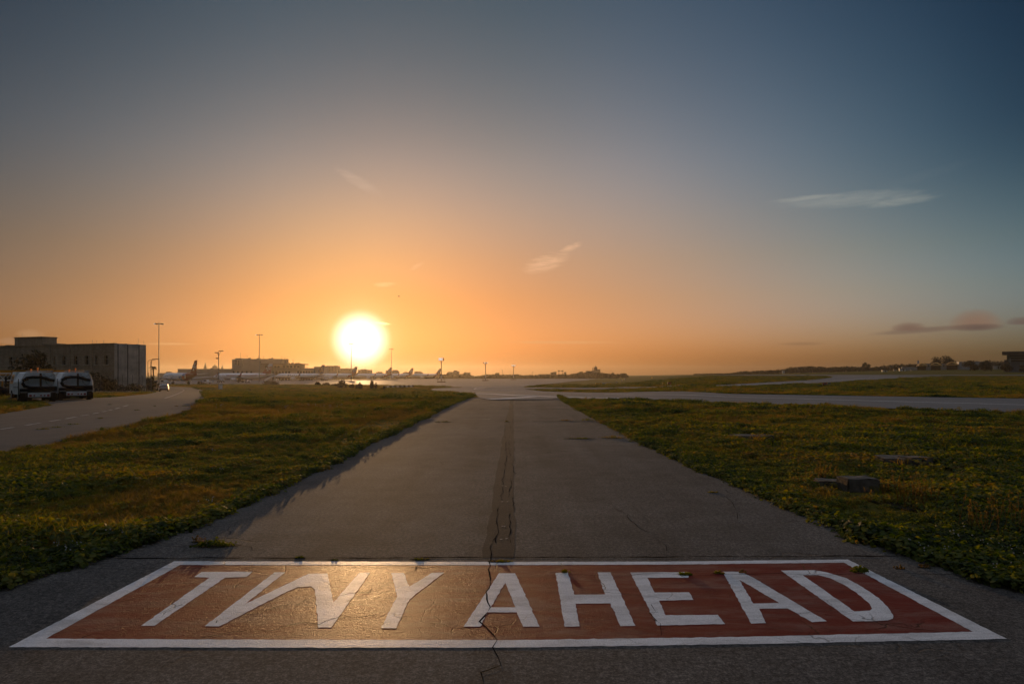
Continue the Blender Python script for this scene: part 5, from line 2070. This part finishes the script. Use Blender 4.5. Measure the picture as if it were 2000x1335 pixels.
# ------------------------------------------------------------------ terminal
def terminal():
    Y = 605
    k = Y / F
    zb = -3.3
    X = lambda px: (px - 1000) * k
    Z = lambda py: zat(py, Y)
    T = thing('terminal_building', 'long pale airport terminal with a row of arches and stepped upper floors', 'airport terminal', (X(480), Y, zb))
    def bx(b, px0, px1, py0, y0, y1, base=None, mi=0, py1=None):
        z0 = zb if py1 is None else Z(py1)
        z1 = Z(py0)
        b.box(((X(px0) + X(px1)) / 2 - X(480), (y0 + y1) / 2, (z0 + z1) / 2 - zb), (X(px1) - X(px0), y1 - y0, z1 - z0), 0, mi)
    # main block, its front pierced by arches
    b = MB()
    bx(b, 347, 452, 719.8, 0, 30)
    bx(b, 303, 347, 728, 4, 24)
    bx(b, 452, 612, 718.3, .9, 30)
    bx(b, 612, 626, 716, 6, 26)
    ctr = [455.8, 464.2, 472.6, 481.4, 490.4, 533.2, 539.6, 546, 552.2, 558.4, 564.4, 582, 587.4, 593, 598.4, 603.6, 608.6]
    r = 2.35
    # arcade wall 0.9 m in front, cut by round-headed openings
    edges = [452] + ctr + [612]
    zt, zs, z0 = Z(718.3) - zb, Z(726.8) - zb, 0
    xs = 452
    for c in ctr:
        x0, x1 = X(c - r) - X(480), X(c + r) - X(480)
        xa = X(xs) - X(480)
        b.box(((xa + x0) / 2, .45, zt / 2), (x0 - xa, .9, zt))
        m = 10
        rr = (x1 - x0) / 2
        arc = [(x0 + rr - rr * math.cos(math.pi * q / m), zs + rr * 1.15 * math.sin(math.pi * q / m)) for q in range(m + 1)]
        for (xa1, za1), (xb1, zb1) in zip(arc[:-1], arc[1:]):
            b.rings([[(xa1, 0, za1), (xb1, 0, zb1), (xb1, 0, zt), (xa1, 0, zt)], [(xa1, .9, za1), (xb1, .9, zb1), (xb1, .9, zt), (xa1, .9, zt)]])
        xs = c + r
    xa, xb = X(xs) - X(480), X(612) - X(480)
    b.box(((xa + xb) / 2, .45, zt / 2), (xb - xa, .9, zt))
    b.build('wall', M['terminal'], T)
    for c in ctr:
        b = MB()
        b.box((X(c) - X(480), .86, (zs + 1.2) / 2 + .02), ((2 * r) * k - .02, .04, zs + 1.2))
        b.build('arched_window', M['dark'], T)
    b = MB()
    bx(b, 449.5, 469, 701.2, 4, 24, py1=718.5)
    bx(b, 455, 468, 698.8, 4.5, 20, py1=702)
    b.rings([[(X(p) - X(480), y, Z(q) - zb) for p, q in ((468, 718.5), (468, 702), (477, 700.2), (547, 700.2), (545, 711), (545, 718.5))] for y in (5, 24)])
    b.build('upper_block', M['terminal'], T)
    for p0, p1, q0, q1 in ((456, 459, 703, 711), (461, 464, 703, 713), (503, 506, 705.5, 708)):
        b = MB()
        bx(b, p0, p1, q0, 3.9, 4.05, py1=q1)
        b.build('window', M['dark'], T)
    b = MB()
    bx(b, 514, 586, 712, -.5, 14, py1=718.4)
    b.build('lounge', M['terminal'], T)
    for p0 in (518, 528, 536, 542, 553, 560, 567, 574, 581):
        b = MB()
        bx(b, p0, p0 + 4.4, 713.6, -.62, -.48, py1=717.8)
        b.build('window', M['glass'], T)
    b = MB()
    bx(b, 511.5, 592, 710, -3.2, 16, py1=711.8)
    b.build('roof_slab', M['tile'], T)
    b = MB()
    bx(b, 566, 569, 707.8, 4, 8, py1=710)
    bx(b, 573.5, 581, 708.2, 4, 9, py1=710)
    bx(b, 478, 481, 698, 8, 11, py1=700.3)
    bx(b, 495, 500, 698.6, 8, 11, py1=700.3)
    bx(b, 519, 521, 699, 8, 11, py1=700.3)
    bx(b, 524, 526, 697.6, 8, 10, py1=700.3)
    bx(b, 315, 323, 725.4, 8, 11, py1=728)
    b.build('roof_plant', M['steel'], T)
    b = MB()
    for p, q in ((461, 688), (497, 693), (507, 694), (474, 692), (543, 695), (550, 697), (565, 701), (548, 697)):
        b.tube([(X(p) - X(480), 10, Z(710) - zb), (X(p) - X(480), 10, Z(q) - zb)], .11, 4)
    b.tube([(X(562) - X(480), 6, Z(710) - zb), (X(558.5) - X(480), 6, Z(707) - zb), (X(556.5) - X(480), 6, Z(703) - zb), (X(556) - X(480), 6, Z(700) - zb)], [.5, .42, .36, .4], 6)
    for p in np.linspace(588, 600, 7): b.tube([(X(p) - X(480), 2, Z(718.5) - zb), (X(p) - X(480), 2, Z(714.8) - zb)], .08, 4)
    b.build('antenna', M['black'], T)


terminal()


# ------------------------------------------------------------------ the town behind the apron
def townhouse(label, px0, px1, ytop, Y, steps=(), m_=None, group=None, name='town_building', cat='building', depth=14):
    k = Y / F
    base = at((px0 + px1) / 2, Y)
    w = (px1 - px0) * k
    h = zat(ytop, Y) - base.z
    T = thing(name, label, cat, base, 0, group)
    b = MB()
    b.box((0, depth / 2, h / 2 - .5), (w, depth, h + 1))
    b.box((0, -.1 + depth / 2, h + .05), (w + .3, depth + .5, .3))
    for s0, s1, dy in steps:       # (fraction, fraction, px above)
        b.box((w * ((s0 + s1) / 2 - .5), depth / 2, h + dy * k / 2), (w * (s1 - s0), depth * .6, dy * k))
    b.build('wall', m_ or M['town'], T)
    n = max(2, int(w / 3.5))
    fl = max(1, int((h - 8) / 3.2))
    if w > 6:
        for i in range(n):
            for f in range(min(fl, 2)):
                q = MB()
                q.box((w * ((i + .5) / n - .5), -.03, h - 2 - 3.2 * f), (1.2, .06, 1.5))
                q.build('window', M['dark'], T)
    return T


townhouse('low flats directly behind the navy tail', 613, 627.5, 716, 900, ((.1, .25, 1), (.6, .75, .8)))
townhouse('taller block of flats right of the navy tail with roof boxes', 628, 659, 714.6, 880, ((.3, .4, 1.2), (.5, .62, 1), (.75, .9, 1.2)))
townhouse('long low flats in the glare under the sun', 660, 685.5, 719.4, 920, ((.55, .7, 1.0),))
townhouse('flats right of the hazy tail under the sun', 699, 723, 722, 940, ((.2, .55, 1.6), (.6, .7, .8)))
townhouse('stepped house behind the tail right of the sun', 753, 777, 724.5, 960, ((.0, .35, 1.8), (.55, .9, 2.6)))
townhouse('low house left of the tail in the far row', 787, 799, 727, 980, ((.2, .6, 1),))
townhouse('low house right of the tail in the far row', 809, 824, 727, 985, ((.0, .8, 1.8), (.2, .3, 3)))
townhouse('flats left of the tall far block past the nearest floodlight tower', 872, 884, 727.5, 1000, ((.2, .9, 1.8),))
townhouse('tall rounded far block right of the nearest floodlight tower', 884.5, 896, 725, 1000, ((.1, .7, 2.0), (.15, .3, 2.4)))
townhouse('square far house left of the gap in the skyline', 905.5, 918, 727.2, 1000, ((.15, .3, 1),))
townhouse('square grey house with a roof room left of the umbrella pines', 1076, 1087, 727, 1000, ((.5, 1.0, 1.4),))
townhouse('long low wall-like house left of the square grey house', 1052, 1076, 730.4, 1010)
townhouse('small house right of the umbrella pines', 1102.5, 1106, 726.5, 1010)
townhouse('long low house on the hill left of the domed church', 1145.5, 1158, 724.2, 1030, ((.0, .12, .5),))
townhouse('low dark-roofed shed at the right end of the church hill', 1214, 1224, 729.2, 950, ((.1, .85, .8),), M['tile'])
townhouse('pale quarry house below the church hill', 1192, 1206, 732.5, 930, (), M['plaster'])


def church(label, Y, base_px, parts_, group=None):
    k = Y / F
    px0 = base_px
    base = at(px0, Y)
    T = thing('church', label, 'church', base)
    X = lambda px: (px - px0) * k
    Z = lambda py: zat(py, Y) - base.z
    for kind, args in parts_:
        b = MB()
        if kind == 'body':
            p0, p1, q = args
            b.box(((X(p0) + X(p1)) / 2, 8, Z(q) / 2 - .5), (X(p1) - X(p0), 16, Z(q) + 1))
            b.build('nave', M['town'], T)
        elif kind == 'dome':
            p, w, qbase, qspring, qtop, qlant = args
            r = w * k / 2
            b.cyl((X(p), 8, Z(qbase)), (X(p), 8, Z(qspring)), r * .98, n=16)
            b.sphere((X(p), 8, Z(qspring)), (r, r, Z(qtop) - Z(qspring)), 18, 12, zmin=0)
            b.cyl((X(p), 8, Z(qtop) - .3), (X(p), 8, Z(qlant + 1.6)), r * .22, n=8)
            b.cyl((X(p), 8, Z(qlant + 1.6)), (X(p), 8, Z(qlant)), r * .26, .04, 8)
            b.build('dome', M['tile'], T, smooth=True)
        elif kind == 'tower':
            p, w, qtop, qspire = args
            ww = w * k
            b.box((X(p), 5, Z(qtop) / 2), (ww, ww, Z(qtop)))
            b.box((X(p), 5, Z(qtop)), (ww * 1.15, ww * 1.15, .5))
            b.box((X(p), 5, Z(qtop) + (Z(qspire) - Z(qtop)) * .15), (ww * .7, ww * .7, (Z(qspire) - Z(qtop)) * .3))
            b.cyl((X(p), 5, Z(qtop) + (Z(qspire) - Z(qtop)) * .3), (X(p), 5, Z(qspire)), ww * .42, .05, 8)
            b.build('bell_tower', M['town'], T)
    return T


church('far church with a dome between two spires, above the terminal roof', 1500, 416, [('body', (391, 440, 721)), ('dome', (416.6, 9.5, 721, 716.2, 713.2, 711)), ('tower', (399, 4.4, 716.5, 706.5)), ('tower', (432.3, 3.4, 718, 711.5)), ('body', (411, 423, 717.8))])
church('domed church on the low hill right of the lane', 1060, 1164, [('body', (1157.5, 1172, 723)), ('body', (1168, 1172.6, 720.8)), ('dome', (1164.6, 6.6, 723, 718, 715, 713)), ('tower', (1158.8, 1.8, 718.6, 716.4))])


# construction cranes in the far town
def far_crane(label, x0, y0, x1, y1, Y):
    a = at(x0, Y)
    b = MB()
    p0 = Vector((0, 0, zat(y0, Y) - a.z))
    p1 = Vector(((x1 - x0) * Y / F, 0, zat(y1, Y) - a.z))
    n = 10
    for s in (-.4, .4):
        b.tube([p0 + Vector((s, 0, 0)), p1 + Vector((s * .6, 0, 0))], .13, 4)
    for i in range(n):
        q0, q1 = p0.lerp(p1, i / n), p0.lerp(p1, (i + 1) / n)
        sg = 1 if i % 2 else -1
        b.tube([q0 + Vector((.4 * sg, 0, 0)), q1 + Vector((-.4 * sg, 0, 0))], .08, 3)
    b.tube([(0, 0, -1), p0], .3, 5)
    o = b.build('construction_crane', M['steel'])
    o.location = a
    return tag(o, label, 'crane')


far_crane('thin leaning crane jib in the skyline left of the farthest floodlight tower', 982.6, 731.5, 980.6, 721, 1050)
far_crane('short thin crane jib in the skyline right of the farthest floodlight tower', 1039.5, 731, 1041, 724.3, 1050)


# ------------------------------------------------------------------ far woods
def wood(name, label, prof, Y0, Y1, per_px, size, leaves, kind='stuff', base_py=None, wscale=1.0):
    b = MB()
    px0, px1 = prof[0][0], prof[-1][0]
    xs = [p[0] for p in prof]
    ys = [p[1] for p in prof]
    n = int((px1 - px0) * per_px)
    for i in range(n):
        px = px0 + (px1 - px0) * (i + rng.random()) / n
        Y = rng.uniform(Y0, Y1)
        g = at(px, Y)
        yt = float(np.interp(px, xs, ys)) + (abs(rng.gauss(0, 1.3)) if i % 3 else abs(rng.gauss(0, .3)))
        h = max(1.5, zat(yt, Y) - g.z)
        w = min(h * .9, rng.uniform(4, 9)) * wscale
        bl = []
        for q in range(4):
            bl.append(((g.x + rng.gauss(0, w * .22), g.y + rng.gauss(0, w * .22), g.z + h * rng.uniform(.3, .78)), (w * .3, w * .3, h * .22)))
        bl.append(((g.x, g.y, g.z + h * .35), (w * .5, w * .4, h * .36)))
        leafcloud(b, bl, leaves, size)
        b.tube([(g.x, g.y, g.z - .5), (g.x, g.y, g.z + h * .6)], [.25, .1], 4)
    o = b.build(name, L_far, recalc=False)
    return tag(o, label, kind=kind)


wood('far_woods', 'hazy belt of trees and scrub behind the apron', [(690, 727), (720, 727), (750, 728), (790, 731), (828, 732), (836, 731), (850, 729), (870, 729), (885, 729), (900, 728), (918, 730), (928, 734.5), (938, 733), (945, 731), (960, 729.5), (967, 729), (975, 730), (985, 731), (1000, 729.5), (1010, 730), (1020, 731.5), (1040, 731.3), (1060, 731), (1080, 731), (1100, 728.6), (1112, 729), (1125, 727.6), (1135, 726), (1150, 726.5), (1170, 726.6), (1182, 727), (1190, 729), (1205, 729), (1215, 730), (1226, 731)], 830, 960, 1.0, 1.8, 110)
wood('hill_woods', 'dark tree line along the low hill on the right', [(1424, 729), (1440, 725.6), (1450, 724.3), (1458, 723.3), (1464, 724.4), (1475, 722.5), (1500, 721.5), (1530, 720), (1545, 715), (1560, 713.6), (1575, 712.4), (1590, 713), (1605, 714.6), (1620, 716), (1635, 714.4), (1650, 713.2), (1665, 714), (1685, 714.6), (1705, 716), (1715, 714), (1740, 711), (1755, 709), (1765, 710), (1790, 708.5), (1815, 707), (1880, 705.2), (1900, 703.4), (1925, 704.5), (1950, 702.8), (1962, 703), (2060, 702), (2200, 700), (2600, 695)], 780, 900, .9, 1.6, 110)
wood('runway_scrub', 'low scrub along the far edge of the runway on the left of the hill', [(1355, 731), (1372, 729.4), (1380, 729), (1388, 730), (1400, 729.5), (1424, 729.5)], 800, 860, .7, 1.2, 50)

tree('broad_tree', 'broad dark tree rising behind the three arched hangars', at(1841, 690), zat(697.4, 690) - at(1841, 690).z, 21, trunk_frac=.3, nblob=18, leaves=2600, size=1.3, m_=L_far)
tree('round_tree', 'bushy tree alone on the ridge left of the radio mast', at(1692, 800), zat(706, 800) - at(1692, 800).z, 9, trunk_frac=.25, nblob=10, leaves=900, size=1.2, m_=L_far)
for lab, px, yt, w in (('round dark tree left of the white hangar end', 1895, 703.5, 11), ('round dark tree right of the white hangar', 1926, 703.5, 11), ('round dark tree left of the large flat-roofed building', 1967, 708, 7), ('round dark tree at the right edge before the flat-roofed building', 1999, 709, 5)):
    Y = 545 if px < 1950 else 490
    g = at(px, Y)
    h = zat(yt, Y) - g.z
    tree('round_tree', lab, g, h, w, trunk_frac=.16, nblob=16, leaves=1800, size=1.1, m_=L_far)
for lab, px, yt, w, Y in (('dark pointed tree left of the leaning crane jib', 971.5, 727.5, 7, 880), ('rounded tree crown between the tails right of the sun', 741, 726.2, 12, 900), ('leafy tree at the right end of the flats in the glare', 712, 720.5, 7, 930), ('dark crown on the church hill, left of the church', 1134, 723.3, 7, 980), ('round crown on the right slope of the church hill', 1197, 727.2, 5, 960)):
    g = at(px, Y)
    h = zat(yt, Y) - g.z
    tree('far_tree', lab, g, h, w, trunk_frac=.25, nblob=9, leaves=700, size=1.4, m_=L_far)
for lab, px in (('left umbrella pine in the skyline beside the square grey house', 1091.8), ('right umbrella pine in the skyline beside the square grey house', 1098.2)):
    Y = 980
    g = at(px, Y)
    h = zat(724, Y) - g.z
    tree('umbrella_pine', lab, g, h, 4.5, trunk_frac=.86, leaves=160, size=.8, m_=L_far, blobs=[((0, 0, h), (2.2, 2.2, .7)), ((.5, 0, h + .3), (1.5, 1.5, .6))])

# dark shrubs at the far edge of the left meadow
SH = 'dark shrubs along the far edge of the left meadow'
for lab, px, yb, yt, wpx, sp in (('low rounded mound of shrubs right of the slim camera mast', 528, 752.5, 742.5, 36, False), ('small shrub left of the row below the sun', 620, 752.5, 744, 10, False), ('low shrub second from the left in the row below the sun', 637, 753, 746, 16, False),
                              ('flat shrub between the two pointed shrubs, left part', 653, 754, 748, 14, False), ('pointed dark shrub below the left edge of the sun', 669, 757, 739.5, 20, True), ('low shrub right of the left pointed shrub', 688, 757, 748, 14, False),
                              ('rounded shrub below the right edge of the sun', 702, 759, 745.5, 15, True), ('tallest pointed dark shrub at the right end of the row', 728, 760, 740, 18, True), ('tiny shrub on the meadow right of the row of shrubs', 748, 760.5, 757, 9, False)):
    g = gp(px, yb)
    w = wpx / F * g.y
    bush('shrub', lab, g, zat(yt, g.y) - g.z, w, 900, .26 * max(1, g.y / 150), SH, spire=sp)


# ------------------------------------------------------------------ right-hand buildings
def hangars():
    Y = 640
    k = Y / F
    base = at(1845, Y)
    X = lambda px: (px - 1845) * k * .88
    Z = lambda py: zat(py, Y) - base.z
    T = thing('hangar_row', 'long pale hangar building with three arched porches catching the sun', 'hangar', base, R(-27))
    b = MB()
    b.box(((X(1796) + X(1920)) / 2, 9, Z(710.5) / 2 - 1), (X(1920) - X(1796), 16, Z(710.5) + 2))
    b.box(((X(1872) + X(1918)) / 2, 9, Z(706.6) / 2), (X(1918) - X(1872), 17, Z(706.6) + .4))
    b.box((X(1780), 9, Z(716) / 2 - 1), (X(1796) - X(1762), 10, Z(716) + 2))
    b.build('wall', M['bluewall'], T)
    for p0, p1, yt, ys in ((1791, 1811.5, 708.2, 713.2), (1817, 1840, 707.6, 712.6), (1846.5, 1871.5, 706.6, 712)):
        n = 16
        xa, xb = X(p0), X(p1)
        arc = []
        for i in range(n + 1):
            t = i / n
            arc.append((xa + (xb - xa) * t, Z(ys) + (Z(yt) - Z(ys)) * math.sin(math.pi * t)))
        b = MB()
        b.rings([[(x, -3.2, z) for x, z in arc] + [(x, -3.2, z - .55) for x, z in arc[::-1]], [(x, 3, z) for x, z in arc] + [(x, 3, z - .55) for x, z in arc[::-1]]])
        b.box(((xa + xb) / 2, -3.1, Z(ys) - .12), (xb - xa, .3, .5))
        pr = b.build('arched_roof', M['orange_rim'], T)
        b = MB()
        b.box(((xa + xb) / 2, .9, Z(ys) / 2 - .3), ((xb - xa) * .8, .4, Z(ys) - .4))
        b.build('doorway', M['dark'], pr)
    for p in (1800, 1814.5, 1829, 1843.5, 1859, 1880, 1886):
        b = MB()
        b.box((X(p), .9, Z(714)), (1.2, .3, 1.6))
        b.build('window', M['glass'], T)
    b = MB()
    b.box((X(1796), 12, Z(706)), (1.6, 1.6, 3.0))
    b.build('chimney', M['bluewall'], T)


hangars()


def flat_building():
    Y = 520
    k = Y / F
    base = at(1990, Y)
    X = lambda px: (px - 1990) * k * .80
    Z = lambda py: zat(py, Y) - base.z
    T = thing('office_building', 'large grey building with an overhanging flat roof at the right edge', 'building', base, R(-36))
    b = MB()
    b.box(((X(1966) + X(2060)) / 2, 10, Z(690) / 2 - .5), (X(2060) - X(1966), 20, Z(690) + 1))
    b.box(((X(1961) + X(1966)) / 2, 6, Z(702) / 2), (X(1966) - X(1961), 10, Z(702)))
    b.build('wall', M['towerwall'], T)
    b = MB()
    b.box(((X(1956.5) + X(2070)) / 2, 9, (Z(686) + Z(691.6)) / 2), (X(2070) - X(1956.5), 26, Z(686) - Z(691.6)))
    b.build('roof_slab', M['towerroof'], T)
    for q in (694.5, 699, 704.5):
        b = MB()
        b.box(((X(1972) + X(2056)) / 2, -.05, Z(q)), (X(2056) - X(1972), .1, .7))
        b.build('window_band', M['glass'], T)
    b = MB()
    b.box((X(1972), -.15, Z(706)), (1.6, .3, Z(699) - Z(713)))
    b.build('white_pillar', M['bluewall'], T)


flat_building()


def shed(name, label, px0, px1, yt, Y, m_, cat='shed', pole=None, roof=True):
    base = at((px0 + px1) / 2, Y)
    w = (px1 - px0) / F * Y
    h = zat(yt, Y) - base.z
    T = thing(name, label, cat, base, R(-16))
    b = MB()
    b.box((0, 0, h / 2 - .2), (w, w * .8, h + .4))
    b.build('wall', m_, T)
    b = MB()
    b.box((0, 0, h + .1), (w * 1.08, w * .9, .2))
    b.build('roof', M['steel'], T)
    b = MB()
    b.box((w * .1, -w * .41, h * .42), (w * .2, .06, h * .75))
    b.build('door', M['dark'], T)
    if pole:
        b = MB()
        b.tube([(-w * .1, 0, h), (-w * .1, 0, zat(pole, Y) - base.z)], .14, 5)
        b.build('antenna', M['steel'], T)
    return T


shed('radio_hut', 'small white and red hut with a thin antenna by the runway', 1723, 1731.5, 722.5, 600, M['vwhite'], 'hut', 709)
shed('site_cabin', 'bright sunlit white cabin left of the hangars', 1757, 1767.5, 719.5, 630, M['vwhite'], 'cabin')
shed('site_cabin', 'small dim cabin left of the bright sunlit cabin', 1745, 1750, 721, 640, M['plaster'], 'cabin')
shed('site_cabin', 'small pale cabin just left of the first arched hangar', 1779, 1783, 722, 630, M['plaster'], 'cabin')
shed('site_cabin', 'sunlit low hut between the round trees at the right', 1940, 1953, 713.5, 640, M['plaster'], 'cabin')
shed('site_cabin', 'tiny lit white hut below the hill trees on the right', 1528, 1532.5, 723.5, 720, M['vwhite'], 'hut')


# ------------------------------------------------------------------ airfield signs
def sign(name, label, px, py, wpx, hpx, face, glyph=None, rz=0.0, glyph_m=None, case=None, group=None):
    g = gp(px, py)
    k = g.y / F
    w, h = wpx * k, hpx * k
    T = thing(name, label, 'airfield sign', g, rz, group)
    b = MB()
    b.box((0, .12, h * .55), (w, .24, h * .85))
    b.build('case', case or M['black'], T)
    b = MB()
    b.box((0, -.015, h * .55), (w * .96, .02, h * .80))
    b.build('face', face, T)
    for s in (-1, 1):
        b = MB()
        b.box((s * w * .35, .12, h * .06), (.08, .08, h * .14))
        b.build('leg', M['steel'], T)
    if glyph:
        for (gx, gw, gh) in glyph:
            b = MB()
            b.box((gx * w, -.04, h * .55), (gw * w, .02, gh * h))
            b.build('mark', glyph_m, T)
    return T


sign('holding_sign', 'red airfield sign with pale marks beside the right taxiway bend', 1611.5, 753.4, 8.5, 6.5, M['signred'], ((-.22, .18, .4), (.2, .2, .4)), R(8), M['acgrey'])
sign('holding_sign', 'dark-sided sign box just right of the red airfield sign', 1619.5, 753.0, 6.0, 6.5, M['towerwall'], None, R(-20), None)
sign('holding_sign', 'small red sign box with dark back in the middle right meadow', 1307.5, 750.8, 7, 5.0, M['signred'], ((0, .4, .4),), R(5), M['acgrey'])
sign('direction_sign', 'small yellow sign left of the small red sign box', 1296.7, 750.4, 5.5, 4.4, M['signyel'], None, R(5))
sign('direction_sign', 'yellow sign with dark marks in the meadow wedge, left of the pair', 1169.5, 751, 13, 3.6, M['signyel'], ((-.3, .1, .5), (-.05, .08, .5), (.25, .12, .5)), 0, M['black'], M['signyel'])
sign('direction_sign', 'yellow sign in the meadow wedge, right of the pair', 1188.5, 751, 11, 3.2, M['signyel'], None, 0, None, M['signyel'])
sign('direction_sign', 'yellow sign at the end of the left meadow near the black and white barrier', 789, 755.0, 12.5, 2.6, M['signyel'], None, 0, None, M['signyel'])
for px, py in ((1204.5, 748), (1214.5, 744.5), (1221, 742)):
    sign('marker_board', 'small pale grey marker board standing in the meadow wedge', px, py, 2.2, 4.2, M['acgrey'], group='grey marker boards in the meadow wedge')
for px, py in ((1382, 735.8), (1486, 735.4), (1273, 738)):
    sign('edge_marker', 'tiny yellow edge marker along the distant runway', px, py, 2.4, 1.6, M['signyel'], group='yellow runway edge markers')
# dark hatch cover and white lid near the yellow pair
g = gp(1180, 749)
b = MB()
b.box((0, 0, .25), (2.6, 1.6, .5))
b.box((1.6, .1, .55), (2.8, 1.2, .12), .1)
o = b.build('equipment_box', M['bluewall'])
o.location = g
tag(o, 'low grey equipment box behind the yellow pair of signs', 'equipment box')
# black and white barrier
p0, p1 = gp(752, 757.6), gp(806, 755.4)
T = thing('low_barrier', 'low black and white barrier blocks at the far end of the left meadow', 'barrier', p0)
n = 13
for i in range(n):
    q = (p1 - p0) * (i / (n - 1))
    b = MB()
    b.box((q.x, q.y, q.z + .28), ((p1 - p0).length / n * .96, .5, .56), math.atan2((p1 - p0).y, (p1 - p0).x), 0, .85)
    b.build('barrier_block', M['vwhite'] if i % 2 else M['black'], T)

# bird
b = MB()
P = Vector(((779 - 1000) / F * 120, 120, zat(578.5, 120)))
b.sphere((0, 0, 0), (.17, .07, .06), 8, 6)
b.rings([[(-.05, 0, .02), (.06, 0, .02), (.0, 0, .05)], [(-.04, .22, .10), (.05, .22, .10), (0, .22, .12)], [(-.10, .42, .04), (-.07, .42, .04), (-.09, .42, .05)]])
b.rings([[(-.05, 0, .02), (.06, 0, .02), (.0, 0, .05)], [(-.04, -.22, .10), (.05, -.22, .10), (0, -.22, .12)], [(-.10, -.42, .04), (-.07, -.42, .04), (-.09, -.42, .05)]])
b.face([(-.15, -.04, 0), (-.15, .04, 0), (-.28, .06, .01), (-.28, -.06, .01)])
o = b.build('bird', M['black'])
o.location = P
o.rotation_euler = (0, 0, .4)
tag(o, 'tiny dark bird flying in the orange sky above the sun', 'bird')

# ------------------------------------------------------------------ the evening air
def haze():
    b = MB()
    zt = 48.0
    b.box((0, 1300, (zt - 6.0) / 2), (26000, 5200, zt + 6.0))
    m_ = bpy.data.materials.new('evening_haze')
    m_.use_nodes = True
    nt = m_.node_tree
    for nd in list(nt.nodes): nt.nodes.remove(nd)
    out = nt.nodes.new('ShaderNodeOutputMaterial')
    v = nt.nodes.new('ShaderNodeVolumePrincipled')
    v.inputs['Color'].default_value = (0.95, 0.86, 0.74, 1)
    v.inputs['Density'].default_value = HAZE_D
    v.inputs['Anisotropy'].default_value = 0.72
    nt.links.new(v.outputs[0], out.inputs['Volume'])
    o = b.build('haze', m_)
    o['kind'] = 'stuff'
    o['label'] = 'pale evening haze over the airfield'


haze()
